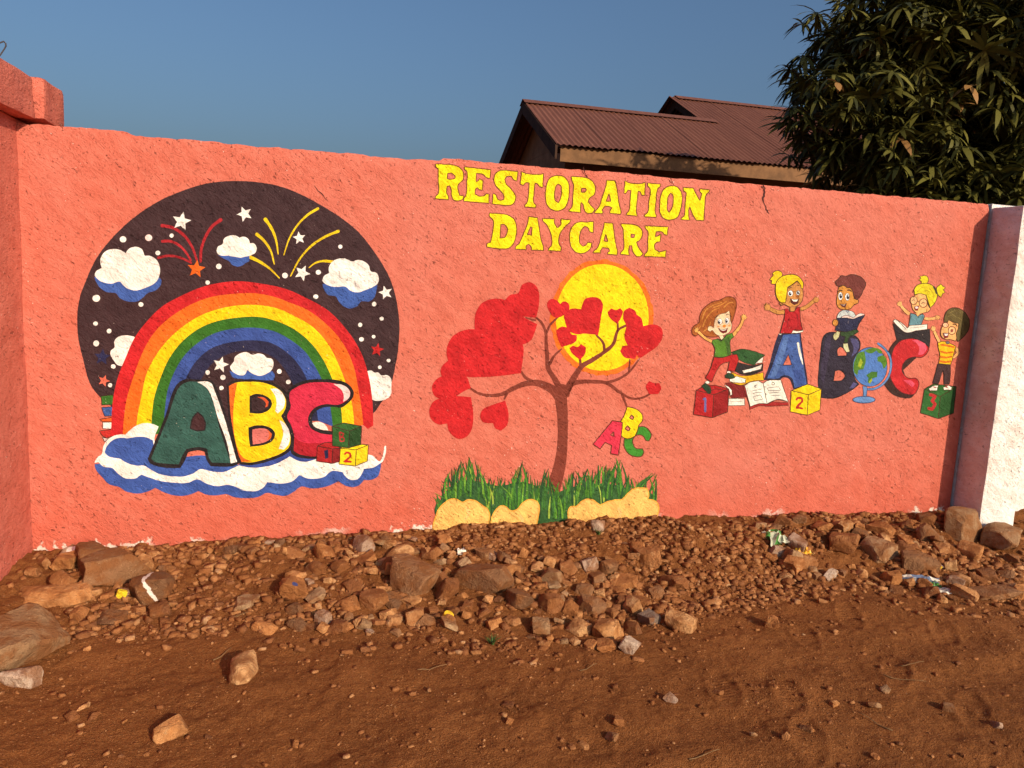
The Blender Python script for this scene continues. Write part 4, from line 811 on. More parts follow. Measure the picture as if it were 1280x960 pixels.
    q.fill(H2((452, 416), (500, 426), (558, 416), (546, 470), (500, 490), (464, 466)), (96, 36, 26), outline=OL, ow=.5); q.fill(H2((468, 420), (500, 428), (548, 424), (530, 450), (490, 448)), W)
    q.fill(H2((440, 512), (512, 512), (505, 565), (455, 572)), SK, outline=OL, ow=.5)
    q.fill(H2((385, 540), (420, 535), (450, 572), (500, 567), (530, 515), (565, 520), (580, 700), (602, 792), (500, 790), (460, 832), (328, 832), (360, 720), (385, 620)), (186, 26, 32), thr=45, outline=OL, ow=.8)
    q.line(H2((440, 640), (420, 720), (430, 790)), 1.2, .5, (140, 18, 26)); q.line(H2((530, 600), (545, 690), (540, 770)), 1.4, .5, (140, 18, 26))
    q.fill(H2((470, 826), (485, 795), (530, 806), (607, 794), (600, 816), (530, 828)), W, outline=OL, ow=.4); q.fill(H2((312, 835), (348, 835), (335, 852)), W); fin(q)

    # ---- child with brown curls reading a dark blue book
    SK = (212, 138, 56)
    q = Paint('painted_child', cm, .0030)
    q.fill(H3((265, 230), (320, 208), (375, 238), (420, 233), (437, 280), (455, 368), (505, 385), (500, 422), (452, 442), (400, 492), (330, 502), (270, 482), (240, 420), (250, 320)), SK, outline=OL, ow=.9)
    q.fill(H3((222, 165), (262, 130), (300, 90), (350, 100), (400, 80), (490, 90), (545, 120), (592, 190), (560, 270), (520, 350), (480, 382), (450, 340), (430, 270), (400, 230), (370, 240), (330, 205), (270, 222), (245, 215)), (118, 52, 44), thr=60, outline=OL, ow=.9)
    eye(q, H3, s, 288, 338, 27, 48, 291, 336, 18, 30); eye(q, H3, s, 370, 346, 27, 44, 376, 346, 18, 30)
    q.line(H3((262, 285), (285, 266), (312, 276)), 1.5, 1.3, (80, 40, 22)); q.line(H3((365, 266), (395, 264), (425, 284)), 1.6, 1.4, (80, 40, 22)); q.line(H3((300, 382), (290, 398), (308, 402)), .8, .6, OL)
    q.fill(H3((278, 426), (330, 440), (362, 418), (346, 466), (310, 462)), (116, 50, 60), outline=OL, ow=.4); q.fill(H3((290, 432), (330, 442), (350, 430), (330, 450)), W)
    q.fill(H3((240, 620), (255, 555), (310, 508), (380, 508), (440, 528), (482, 585), (440, 606)), (206, 206, 196), outline=OL, ow=.7); q.line(H3((350, 512), (372, 534), (392, 512)), 1.2, 1, (110, 120, 140)); q.line(H3((290, 545), (270, 580)), .8, .5, (150, 150, 160))
    q.fill(H3((285, 600), (330, 572), (385, 572), (440, 598), (520, 543), (577, 553), (550, 590), (450, 630), (380, 620)), (244, 206, 188), outline=OL, ow=.6)
    q.fill(H3((250, 600), (350, 598), (440, 612), (520, 580), (580, 565), (505, 680), (482, 745), (360, 762), (222, 745), (240, 680)), (40, 40, 68), thr=40, outline=DK, ow=.8)
    q.dot(H3((226, 656)), 3.6, 4.3, SK, outline=OL, ow=.7)
    q.fill(H3((280, 762), (360, 764), (480, 732), (508, 762), (450, 800), (392, 830), (372, 892), (328, 896), (345, 822), (290, 812)), (48, 70, 34), outline=DK, ow=.6)
    q.fill(H3((203, 802), (250, 755), (282, 770), (266, 830), (230, 868), (205, 850)), (210, 200, 140), outline=OL, ow=.7); q.fill(H3((318, 905), (376, 903), (386, 960), (402, 1000), (360, 1012), (325, 962)), (206, 200, 150), outline=OL, ow=.7); fin(q)

    # ---- girl with yellow bunches and glasses on the letter C
    SK = (246, 176, 104); YH = (232, 206, 30); s = 9.143
    q = Paint('painted_child', cm, .0032)
    q.fill(H4((375, 132), (380, 112), (345, 90), (375, 75), (360, 50), (430, 42), (462, 85), (440, 128)), YH, thr=80, outline=OL, ow=.7)
    q.fill(H4((555, 180), (600, 138), (625, 160), (655, 180), (630, 200), (650, 235), (625, 245), (605, 290), (570, 262)), YH, thr=80, outline=OL, ow=.7)
    limb(q, H4, ((245, 482), (190, 440), (140, 382)), 4.4, 3.2, SK); hand(q, H4, SK, (127, 364), 26, s, ((100, 376), (105, 345), (130, 328), (152, 340)), 1.2)
    limb(q, H4, ((410, 532), (480, 536), (545, 525)), 3.4, 3, SK); hand(q, H4, SK, (562, 520), 24, s, ((590, 500), (600, 520), (592, 540), (545, 495)), 1.2)
    q.fill(H4((310, 262), (360, 248), (425, 255), (445, 320), (460, 390), (482, 420), (460, 452), (410, 466), (370, 478), (310, 462), (280, 430), (265, 380), (258, 320)), SK, outline=OL, ow=.7)
    q.fill(H4((300, 258), (294, 200), (330, 150), (400, 130), (480, 140), (530, 180), (562, 240), (556, 300), (520, 370), (480, 408), (455, 340), (432, 265), (370, 248)), YH, outline=OL, ow=.8)
    for a in (((330, 230), (380, 180), (450, 170)), ((470, 190), (520, 260), (500, 340)), ((400, 220), (450, 210), (490, 270))): q.line(H4(*a), .9, .4, (190, 150, 20))
    q.line(H4((515, 165), (540, 205), (555, 252)), 2.6, 2.6, (70, 56, 40))
    for (x, y, rx, ry) in ((288, 325, 40, 46), (398, 355, 46, 50)):
        q.dot(H4((x, y)), rx/s, ry/s, (250, 190, 128), outline=(110, 44, 24), ow=.9, k=20); q.line(H4((x-rx*.5, y+8), (x, y-10), (x+rx*.5, y+4)), .8, .6, OL)
    q.line(H4((330, 330), (352, 345)), .8, .8, (110, 44, 24))
    q.fill(H4((293, 398), (350, 384), (335, 440), (305, 440)), (150, 44, 44), outline=OL, ow=.5); q.dot(H4((322, 405)), 2.2, 1.5, (250, 220, 210), k=12)
    q.fill(H4((250, 470), (300, 480), (330, 505), (390, 478), (415, 500), (388, 570), (372, 605), (232, 608), (245, 530)), (104, 144, 148), outline=OL, ow=.7); q.fill(H4((310, 470), (360, 470), (335, 510)), SK)
    q.fill(H4((50, 585), (100, 620), (200, 685), (330, 672), (472, 650), (477, 760), (468, 865), (400, 800), (250, 755), (120, 775), (95, 770)), (46, 36, 38), thr=45, outline=DK, ow=.7)
    q.fill(H4((50, 560), (75, 538), (150, 580), (218, 640), (240, 608), (330, 605), (447, 595), (442, 656), (330, 668), (200, 692), (120, 635)), W, thr=50, outline=OL, ow=.7); q.line(H4((95, 545), (150, 600), (205, 660)), .7, .7, OL); q.line(H4((250, 640), (330, 632), (420, 622)), .5, .5, (150, 130, 110)); fin(q)

    # ---- child with olive-brown bob on the green block
    q = Paint('painted_child', cm, .0048); s = 9.143
    limb(q, H4, ((590, 805), (555, 740), (525, 675)), 3.8, 3.0, SK); hand(q, H4, SK, (515, 648), 26, s, ((488, 640), (500, 615), (525, 612), (542, 632)), 1.2)
    q.fill(H4((638, 580), (640, 520), (660, 460), (705, 420), (770, 408), (850, 438), (900, 490), (925, 540), (925, 640), (880, 720), (800, 795), (775, 760), (720, 560)), (104, 86, 44), thr=60, outline=OL, ow=.9)
    for a in (((700, 470), (770, 440), (840, 470)), ((800, 520), (850, 560), (850, 660)), ((680, 510), (740, 490), (800, 530))): q.line(H4(*a), .9, .4, (134, 114, 62))
    q.fill(H4((660, 600), (690, 548), (760, 580), (806, 588), (800, 650), (778, 700), (782, 760), (770, 792), (720, 772), (660, 772), (610, 742), (598, 690), (620, 620)), SK, outline=OL, ow=.8)
    q.dot(H4((655, 606)), 34/s, 28/s, (250, 190, 140), outline=(120, 46, 30), ow=.9); q.dot(H4((728, 668)), 43/s, 46/s, (250, 190, 128), outline=(110, 44, 24), ow=.9, k=20)
    q.dot(H4((728, 670)), 1.8, 2.2, (150, 70, 50), k=10); q.line(H4((735, 598), (770, 596), (790, 625)), 1.5, 1.2, (80, 44, 24))
    q.fill(H4((622, 698), (692, 698), (682, 746), (640, 758)), (136, 40, 44), outline=OL, ow=.5); q.fill(H4((636, 704), (685, 706), (676, 728), (650, 730)), (250, 230, 215))
    limb(q, H5, ((350, 350), (370, 390), (332, 425), (292, 432)), 4, 3, SK)
    q.fill(H5((205, 312), (240, 298), (310, 318), (350, 338), (332, 400), (312, 472), (306, 486), (213, 476), (220, 400), (208, 345)), (244, 190, 20), outline=OL, ow=.7)
    for a in (((225, 325), (290, 335), (340, 345)), ((222, 378), (270, 390), (330, 384)), ((218, 418), (265, 428), (320, 420)), ((215, 455), (260, 464), (312, 458))): q.line(H5(*a), 2.4, 2.2, (226, 112, 20))
    q.dot(H5((283, 308)), 2.4, 1.8, (120, 110, 110), outline=OL, ow=.5)
    q.fill(H5((205, 478), (306, 487), (306, 560), (297, 642), (254, 642), (250, 545), (242, 530), (216, 620), (206, 642), (163, 632), (185, 560)), (70, 42, 42), thr=40, outline=DK, ow=.7)
    for pts in (((132, 676), (165, 655), (207, 650), (197, 692), (140, 692)), ((248, 668), (290, 650), (317, 665), (312, 687), (255, 687))): q.fill(H5(*pts), W, outline=OL, ow=.7)
    q.line(H5((165, 662), (195, 668)), 1.6, 1.2, (170, 30, 30)); q.line(H5((262, 660), (285, 668)), 1.6, 1.2, (170, 30, 30)); fin(q)
children_mural()

# crack and scrapes in the plaster of the wall
def crack(pts, w=1.6):
    q = Paint('plaster_crack', WALL, 0.0013); P = []
    for (a, b) in zip(pts[:-1], pts[1:]):
        for k in range(4): t = k/4; P.append((a[0]+(b[0]-a[0])*t+random.uniform(-.9, .9), a[1]+(b[1]-a[1])*t))
    P.append(pts[-1]); q.line(P, 0, 0, (84, 34, 28, 0.2), raw=True, wm=[w, w*.6, w*1.3, w*.4, w, .3]); q.done()
crack([(954, 231), (956, 240), (953, 250), (958, 262), (961, 268)], 2.4)
crack([(729, 209), (731, 216), (735, 222)], 1.2); crack([(392, 232), (404, 245), (410, 252)], 1.2); crack([(838, 222), (841, 230)], 1.2)

# ================================================================== the neighbouring walls
def rough_box(name, x0, x1, y0, y1, z0, z1, mat, bev=0.012, amp=0.006, step=0.06, parent=None, seed=0):
    """plastered block: bevelled, subdivided and slightly uneven"""
    bm = box_bm(x0, x1, y0, y1, z0, z1, bev, 2)
    for ax, L in ((0, x1-x0), (1, y1-y0), (2, z1-z0)):
        n = int(L/step)
        lo = (x0, y0, z0)[ax]
        for i in range(1, n):
            co = [0, 0, 0]; no = [0, 0, 0]; co[ax] = lo+L*i/n; no[ax] = 1
            bmesh.ops.bisect_plane(bm, geom=list(bm.verts)+list(bm.edges)+list(bm.faces), plane_co=co, plane_no=no)
    for v in bm.verts:
        c = v.co
        v.co = c+Vector((amp*float(vnoise(c.y*6+seed, c.z*6, 3)), amp*float(vnoise(c.x*6+seed, c.z*6, 4)), amp*float(vnoise(c.x*6+seed, c.y*6+5, 5))))
    bm.normal_update()
    return bm_obj(name, bm, [mat], parent, math.radians(45))
side = empty('side_wall', (-1.5, -1.4, 0.05)); tag(side, 'salmon plastered side wall with an overhanging coping, meeting the mural wall in a corner', 'wall')
def sub(o, root): o.location = -root.location; o.parent = root; return o
sub(rough_box('wall_body', -1.62, -1.402, -3.0, 0.30, -0.25, 2.20, M_SALMON2, seed=1), side)
sub(rough_box('coping', -1.68, -1.328, -3.0, 0.028, 2.203, 2.395, M_SALMON2, 0.02, 0.012, seed=2), side)
sub(rough_box('coping_block', -1.68, -1.288, 0.031, 0.33, 2.203, 2.40, M_SALMON2, 0.028, 0.012, seed=3), side)

pil = rough_box('white_pillar', 4.128, 4.40, -0.235, -0.004, -0.25, 2.162, M_WHITEWALL, 0.010, 0.005, seed=5)
tag(pil, 'square whitewashed pillar standing proud of the salmon mural wall', 'pillar')
ww = rough_box('white_wall', 4.128, 8.4, 0.0, 0.20, -0.25, 2.188, M_WHITEWALL, 0.012, 0.006, 0.12, seed=6)
tag(ww, 'whitewashed continuation of the wall on the far side of the pillar', 'wall')

# bent wire sticking up from the side wall
def tube(name, pts, r, mat, parent=None, sides=6, r1=None):
    P = [Vector(p) for p in pts]; V = []; Fc = []; n = len(P)
    for i, p in enumerate(P):
        t = (P[min(i+1, n-1)]-P[max(i-1, 0)]).normalized()
        a = t.orthogonal().normalized() if i == 0 else (a-t*a.dot(t)).normalized()
        b = t.cross(a); rr = r if r1 is None else r+(r1-r)*i/(n-1)
        for k in range(sides):
            th = 2*math.pi*k/sides; V.append(p+a*rr*math.cos(th)+b*rr*math.sin(th))
    for i in range(n-1):
        for k in range(sides): Fc.append((i*sides+k, i*sides+(k+1) % sides, (i+1)*sides+(k+1) % sides, (i+1)*sides+k))
    Fc.append(tuple(range(sides))[::-1]); Fc.append(tuple((n-1)*sides+k for k in range(sides)))
    return new_mesh(name, V, Fc, [mat], parent, smooth=True)
M_WIRE = plain_mat('rusty_wire', (0.06, 0.045, 0.04), 0.6, 0.4)
tag(tube('bent_wire', [(-1.50, -0.12, 2.37), (-1.49, -0.06, 2.42), (-1.47, .04, 2.482), (-1.47, .09, 2.520), (-1.47, .115, 2.541), (-1.475, .128, 2.556), (-1.48, .118, 2.562), (-1.487, .085, 2.545), (-1.495, .03, 2.505), (-1.505, -.05, 2.45), (-1.51, -0.12, 2.38)], 0.0035, M_WIRE), 'thin bent wire loop poking up from the side wall coping', 'wire')

# ================================================================== house behind the wall
M_ROOF, t_, b_ = new_mat('oxide_iron_sheet')
_pos = t_.n.new('ShaderNodeNewGeometry').outputs['Position']
_mp = t_.node('ShaderNodeMapping', {'Vector': _pos, 'Scale': (9.0, 0.9, 0.9)}).outputs[0]
_c = t_.ramp(t_.noise(_mp, 1.6, 5, 0.65), [(0.3, (0.135, 0.048, 0.028, 1)), (0.55, (0.185, 0.067, 0.040, 1)), (0.75, (0.225, 0.095, 0.058, 1))])
_c = t_.mix(t_.math('MULTIPLY', t_.n.new('ShaderNodeObjectInfo').outputs['Random'], 0.35), _c, (0.11, 0.040, 0.025, 1))
t_.l.new(_c, b_.inputs['Base Color']); b_.inputs['Roughness'].default_value = 0.55; b_.inputs['Specular IOR Level'].default_value = 0.3
M_HWALL = plain_mat('brown_render', (0.22, 0.13, 0.075), 0.85, 0.15, 0.2, 4, 0.004)
M_FASCIA = plain_mat('fascia_board', (0.185, 0.088, 0.038), 0.7, 0.2, 0.25, 8)
M_BARGE = plain_mat('dark_barge_board', (0.058, 0.031, 0.022), 0.8, 0.05, 0.25, 8)
def house():
    H = empty('house', (6.0, 8.5, 0.1)); tag(H, 'low brown house with a stepped red-brown corrugated iron roof behind the wall', 'house')
    X0, XV, X1 = 2.97, 6.12, 13.5
    Y1, Z1 = 6.0, 3.32; sl = (4.22-3.32)/(7.89-6.0)            # roof slope
    YR1, YR2 = 7.94, 9.25
    ZR = lambda y: Z1+(y-Y1)*sl
    def part(o): o.location = -H.location; o.parent = H; return o
    OV = 0.55; eb = .30
    w = box_bm(X0+eb, X1-.3, Y1+OV, 2*YR1-Y1-OV, -0.1, Z1+0.12)
    part(bm_obj('wall', w, [M_HWALL]))
    def gable(x, yr, zbase, ye):
        V = []
        for xx in (x, x+.15): V += [(xx, ye, zbase), (xx, 2*yr-ye, zbase), (xx, yr, ZR(yr)-.07)]
        return part(new_mesh('gable_wall', V, [(0, 2, 1), (3, 4, 5), (0, 1, 4, 3), (1, 2, 5, 4), (2, 0, 3, 5)], [M_HWALL]))
    gable(X0+eb, YR1, Z1+0.123, Y1+OV)
    gable(XV+.25, YR2, Z1+0.3, Y1+1.2)
    # roof sheets: real corrugation, one object each
    roof = part(empty('roof', (0, 0, 0))); per = 0.083; amp = 0.0095
    def sheet(xa, xb, ya, yb, back=None, lift=0.0):
        xs = np.arange(xa, xb+per/8, per/8); V = []; nx = len(xs)
        ys = np.linspace(ya, yb, 5) if back is None else np.linspace(ya, yb, 3)
        for y in ys:
            zz = ZR(y) if back is None else ZR(back)-(y-back)*sl
            jit = random.uniform(-.012, .012) if y == ys[0] else 0
            for x in xs: V.append((x, y+jit, zz+lift+amp*math.cos(2*math.pi*x/per)))
        Fc = [(r*nx+i, r*nx+i+1, (r+1)*nx+i+1, (r+1)*nx+i) for r in range(len(ys)-1) for i in range(nx-1)]
        new_mesh('roof_sheet', V, Fc, [M_ROOF], roof, smooth=True)
    x = X0; k = 0; wd = per*9
    while x < X1:
        xb = min(x+wd+per*.5, X1); top = YR1 if x+wd*.5 < XV else YR2
        sheet(x, xb, Y1+random.uniform(-.015, .015), top, lift=.0035*(k % 2)); sheet(x, xb, top+.002, 2*top-Y1, back=top, lift=.0035*(k % 2)); x += wd; k += 1
    # ridge caps
    for xa, xb, yr in ((X0-.02, XV+.1, YR1), (XV-.05, X1, YR2)):
        V = []; n = 7
        for xx in (xa, xb):
            for i in range(n):
                u = (i-(n-1)/2)/((n-1)/2); V.append((xx, yr+u*.17, ZR(yr)+.028-abs(u)*.17*sl))
        c = new_mesh('ridge_cap', V, [(i, i+1, n+i+1, n+i) for i in range(n-1)], [M_ROOF], roof)
    # fascia and barge boards
    part(bm_obj('fascia_board', box_bm(X0+.08, X1, Y1+.06, Y1+.09, Z1-.21, Z1-.01), [M_FASCIA]))
    part(bm_obj('soffit', box_bm(X0+.08, X1, Y1+.092, Y1+OV+.02, Z1-.03, Z1-.01), [M_BARGE]))
    def barge(x, ya, yb, back=None):
        za = (ZR(ya), ZR(yb)) if back is None else (ZR(back)-(ya-back)*sl, ZR(back)-(yb-back)*sl)
        V = [(x, ya, za[0]-.012), (x, yb, za[1]-.012), (x, yb, za[1]-.19), (x, ya, za[0]-.19)]; V += [(a+.03, b, c) for a, b, c in V]
        part(new_mesh('barge_board', V, [(0, 1, 2, 3), (7, 6, 5, 4), (0, 4, 5, 1), (1, 5, 6, 2), (2, 6, 7, 3), (3, 7, 4, 0)], [M_BARGE]))
    barge(X0-.012, Y1, YR1); barge(X0-.012, YR1+.002, 2*YR1-Y1, YR1); barge(XV-.03, YR1+.1, YR2); barge(XV-.03, YR2+.002, 2*YR2-YR1, YR2)
house()

# ================================================================== mango tree
def leaf_mat(name, a, b, brown=False):
    m, t, bs = new_mat(name)
    geo = t.n.new('ShaderNodeNewGeometry')
    f = t.math('ADD', t.math('MULTIPLY', geo.outputs['Random Per Island'], 0.7), t.math('MULTIPLY', t.noise(geo.outputs['Position'], 1.7, 2, 0.5), 0.4))
    c = t.ramp(f, [(0.15, a), (0.85, b)])
    t.l.new(c, bs.inputs['Base Color']); bs.inputs['Roughness'].default_value = 0.5; bs.inputs['Specular IOR Level'].default_value = 0.2
    tr = t.node('ShaderNodeBsdfTranslucent', {'Color': c}); mx = t.node('ShaderNodeMixShader', {0: 0.12})
    t.l.new(bs.outputs[0], mx.inputs[1]); t.l.new(tr.outputs[0], mx.inputs[2])
    t.l.new(mx.outputs[0], [n for n in t.n if n.type == 'OUTPUT_MATERIAL'][0].inputs[0]); return m
M_LEAF = leaf_mat('mango_leaf', (0.018, 0.022, 0.008, 1), (0.145, 0.130, 0.026, 1))
M_DRY = leaf_mat('dry_leaf', (0.20, 0.09, 0.03, 1), (0.32, 0.17, 0.06, 1))
M_BARK = plain_mat('mango_bark', (0.07, 0.05, 0.038), 0.9, 0.1, 0.3, 25, 0.01)
def rosette(n, seed, L=0.205, W=0.0150):
    """whorl of drooping lance-shaped leaves: arrays of verts and triangles/quads"""
    r = random.Random(seed); V = []; Fc = []
    for i in range(n):
        az = i*2.399+r.uniform(-.3, .3); el = r.uniform(-0.35, 0.75); l = L*r.uniform(.65, 1.2); w = W*r.uniform(.8, 1.25)
        d = Vector((math.cos(az)*math.cos(el), math.sin(az)*math.cos(el), math.sin(el))); sd = Vector((-math.sin(az), math.cos(az), 0))
        p = Vector((0, 0, 0)); b = len(V); st = 5; droop = r.uniform(.55, 1.1)
        for k in range(st):
            tt = k/(st-1); ww = w*(0.25, 0.9, 1.0, 0.7, 0.05)[k]
            up = sd.cross(d).normalized()
            V += [p-sd*ww+up*ww*.25, p+sd*ww+up*ww*.25]
            d = (d+Vector((0, 0, -1))*droop*.42).normalized(); p = p+d*l/(st-1)
        for k in range(st-1): Fc.append((b+2*k, b+2*k+1, b+2*k+3, b+2*k+2))
    return np.array([tuple(v) for v in V]), np.array(Fc)
LOBES = [((6.35, 3.3, 3.75), (1.75, 1.5, 1.35)), ((5.05, 2.75, 3.38), (.88, .75, .60)), ((5.35, 2.3, 2.72), (.72, .6, .50)), ((6.7, 2.1, 3.0), (1.1, .85, .95)),
         ((5.45, 2.9, 4.05), (.85, .8, .62)), ((6.4, 1.9, 4.1), (.95, .7, .6)), ((7.7, 2.6, 3.6), (1.1, 1.0, 1.2)), ((6.0, 2.3, 3.5), (.9, .7, .7)), ((7.2, 1.9, 2.5), (.9, .6, .6)), ((5.9, 1.9, 2.55), (.6, .5, .45))]
TK = 0.92
def tk(p): return tuple(float(CAM[k]+(p[k]-CAM[k])*TK) for k in range(3))
LOBES = [(tuple(a+b for a, b in zip(tk(c), (.27, 0, 0))), tuple(v*TK for v in r)) for c, r in LOBES]
def mango_tree():
    T = empty('mango_tree', (6.1, 2.75, 0.1)); tag(T, 'dark leafy mango tree leaning over the wall beside the house', 'tree')
    def part(o): o.location = -T.location; o.parent = T; return o
    part(tube('trunk', [(6.1, 2.75, -.1), (6.09, 2.73, .6), (6.06, 2.71, 1.2), (6.05, 2.7, 1.75)], .24, M_BARK, sides=12, r1=.17))
    for tip in ((5.1, 2.8, 3.3), (5.5, 2.9, 4.0), (6.4, 2.0, 4.0), (7.6, 2.7, 3.6), (6.5, 3.6, 4.6), (5.5, 2.4, 2.8), (6.8, 2.2, 3.0)):
        a = Vector((6.05, 2.7, 1.7)); b = Vector(tk(tip)); pts = [a.lerp(b, k/5)+Vector((random.uniform(-.06, .06), random.uniform(-.06, .06), .18*math.sin(k/5*math.pi))) for k in range(6)]
        pts[0] = a; part(tube('limb', pts, .09, M_BARK, sides=8, r1=.02))
    protos = [rosette(random.randint(12, 17), 100+i) for i in range(9)]
    spots = []
    def inside(p, shrink): return any(sum(((p[k]-c[k])/(r[k]*shrink))**2 for k in range(3)) < 1 for c, r in LOBES)
    for (c, r) in LOBES:
        area = (r[0]*r[1]+r[1]*r[2]+r[0]*r[2])/3*4*math.pi
        for i in range(int(area*26)):
            d = Vector((random.gauss(0, 1), random.gauss(0, 1), random.gauss(0, 1))).normalized()
            k = random.uniform(.72, 1.06)*(1+.16*float(vnoise(d.x*3+c[0]*5, d.z*3+d.y*2, 5)))
            p = (c[0]+d.x*r[0]*k, c[1]+d.y*r[1]*k, c[2]+d.z*r[2]*k)
            if p[1] < 0.75: continue
            if inside(p, .66): continue
            spots.append(p)
    # the nearest whorls are parts of their own; the mass behind is one piece
    view = sorted(spots, key=lambda p: (p[0]-CAM[0])**2+(p[1]-CAM[1])**2+(p[2]-CAM[2])**2)
    meshes = []
    for i, (v, f) in enumerate(protos):
        me = bpy.data.meshes.new('leaf_cluster'); me.from_pydata([tuple(a) for a in v], [], [tuple(a) for a in f]); me.materials.append(M_LEAF)
        me.polygons.foreach_set('use_smooth', np.ones(len(me.polygons), bool)); meshes.append(me)
    md = []
    for i in range(2):
        v, f = rosette(5, 300+i, .16, .022); me = bpy.data.meshes.new('dry_leaf_cluster'); me.from_pydata([tuple(a) for a in v], [], [tuple(a) for a in f]); me.materials.append(M_DRY); md.append(me)
    NEAR = 260
    for i, p in enumerate(view[:NEAR]):
        dry = i % 26 == 7
        o = bpy.data.objects.new('dry_leaf_cluster' if dry else 'leaf_cluster', random.choice(md) if dry else random.choice(meshes)); link(o, T)
        o.location = Vector(p)-T.location; o.rotation_euler = (random.gauss(0, .35), random.gauss(0, .35), random.uniform(0, 6.3)); s = random.uniform(.8, 1.35); o.scale = (s, s, s)
    VV = []; FF = []; base = 0
    for p in view[NEAR:]:
        v, f = random.choice(protos); a = random.uniform(0, 6.3); s = random.uniform(.85, 1.4)
        tx = random.gauss(0, .35); R = np.array(Matrix.Rotation(a, 3, 'Z') @ Matrix.Rotation(tx, 3, 'X'))
        VV.append(v@R.T*s+np.array(p)); FF.append(f+base); base += len(v)
    for (c, r) in LOBES:                      # inner leaves that close the crown
        for i in range(int(r[0]*r[1]*r[2]*260)):
            d = Vector((random.uniform(-1, 1), random.uniform(-1, 1), random.uniform(-1, 1)))
            if d.length > .8: continue
            v, f = random.choice(protos); R = np.array(Matrix.Rotation(random.uniform(0, 6.3), 3, 'Z'))
            VV.append(v@R.T*1.7+np.array((c[0]+d.x*r[0], c[1]+d.y*r[1], c[2]+d.z*r[2]))); FF.append(f+base); base += len(v)
    o = part(fast_mesh('crown', np.concatenate(VV), np.concatenate(FF), [M_LEAF], smooth=True)); o['kind'] = 'stuff'
mango_tree()

# ================================================================== stones
def rock_mesh(name, seed, dims=(1, .8, .55), cuts=9, fine=2, rough=.05, flat=0.0):
    """a block broken by random planes, then chipped and weathered"""
    r = random.Random(seed); bm = bmesh.new(); bmesh.ops.create_cube(bm, size=1)
    for v in bm.verts: v.co += Vector((r.uniform(-.2, .2), r.uniform(-.2, .2), r.uniform(-.2, .2)))
    for i in range(cuts):
        n = Vector((r.gauss(0, 1), r.gauss(0, 1), r.gauss(0, 1))).normalized()
        s = sum(abs(c) for c in n)
        bmesh.ops.bisect_plane(bm, geom=list(bm.verts)+list(bm.edges)+list(bm.faces), plane_co=n*s*.5*r.uniform(.50, .84), plane_no=n, clear_outer=True)
        be = [e for e in bm.edges if len(e.link_faces) == 1]
        if be: bmesh.ops.holes_fill(bm, edges=be, sides=0)
    bmesh.ops.remove_doubles(bm, verts=list(bm.verts), dist=.04)
    for v in bm.verts: v.co = Vector((v.co.x*dims[0], v.co.y*dims[1], v.co.z*dims[2]))
    if fine:
        bmesh.ops.bevel(bm, geom=list(bm.edges), offset=.04, segments=1, affect='EDGES', clamp_overlap=True)
        bmesh.ops.triangulate(bm, faces=list(bm.faces))
        for rep_ in range(1 if fine == 2 else 2):
            long = [e for e in bm.edges if e.calc_length() > (.25 if rep_ == 0 else .13)]
            bmesh.ops.subdivide_edges(bm, edges=long, cuts=1); bmesh.ops.triangulate(bm, faces=list(bm.faces))
        co = np.array([v.co[:] for v in bm.verts])
        k = vnoise(co[:, 0]*4+seed, co[:, 1]*4+co[:, 2]*3, seed)*rough*2.4+vnoise(co[:, 0]*11+seed, co[:, 1]*11+co[:, 2]*9, seed+3)*rough*1.3
        for v, kk in zip(bm.verts, k): v.co = v.co*(1+float(kk))
    else: bmesh.ops.triangulate(bm, faces=list(bm.faces))
    bmesh.ops.recalc_face_normals(bm, faces=list(bm.faces))
    me = bpy.data.meshes.new(name); bm.to_mesh(me); bm.free()
    if fine:
        me.polygons.foreach_set('use_smooth', np.ones(len(me.polygons), bool)); me.set_sharp_from_angle(angle=math.radians(24))
    return me
TONES = ('red', 'brown', 'orange', 'tan', 'pale')
PROTO = {t: [] for t in TONES}
for i in range(18):
    flatp = i % 3 == 0
    me = rock_mesh('stone', 500+i, (1, random.uniform(.6, .95), .42 if flatp else random.uniform(.55, .8)), random.randint(7, 13), 2)
    for t in TONES:
        m2 = me.copy(); m2.materials.append(M_ROCKS[t]); PROTO[t].append((m2, flatp))
_TS = np.arange(1.0, 8.0, .012)
def ground_hit(px, py):
    d = ray(px, py); P = CAM+d*_TS[:, None]
    k = int(np.argmax(P[:, 2] < ground_z(P[:, 0], P[:, 1]))); return P[k]
def px_size(p): return float((np.array(p)-CAM)@FWD)/F_PX
PLACED = []
def put(o, px, py, wpx, hpx, turn=None, tilt=.25, sink=.3, dz=None):
    """stand the stone where its foot touches the heap; size from its width at that distance"""
    g = ground_hit(px, py+hpx*.35); s = px_size(g)*wpx
    y = min(g[1], -.02-s*.45); z = gz(g[0], y)
    hs = max(.5, min(1.2, hpx/wpx*1.2))
    o.rotation_euler = (random.uniform(-tilt, tilt), random.uniform(-tilt, tilt), random.uniform(0, 6.28) if turn is None else turn)
    o.scale = (s*1.02, s*1.02, s*hs)
    dimz = (max(v.co.z for v in o.data.vertices)-min(v.co.z for v in o.data.vertices))*s*hs
    o.location = (g[0], y, z+dimz*(.47-sink)); PLACED.append((g[0], y, s*.5)); return o
def special(name, px, py, w, h, col, label, cat='stone', dims=None, seed=0, turn=None, tilt=.2, sink=.3, flat=.25, mat=None, pts=9):
    me = rock_mesh(name, 900+seed, dims or (1, .85, .7), min(pts+2, 15), 3, .055, flat); me.materials.append(mat or M_ROCKS[col])
    o = link(bpy.data.objects.new(name, me)); put(o, px, py, w, h, turn, tilt, sink); tag(o, label, cat); SPECIAL.append((o.location.x, o.location.y, label.split(',')[0])); return o
SPECIAL = []
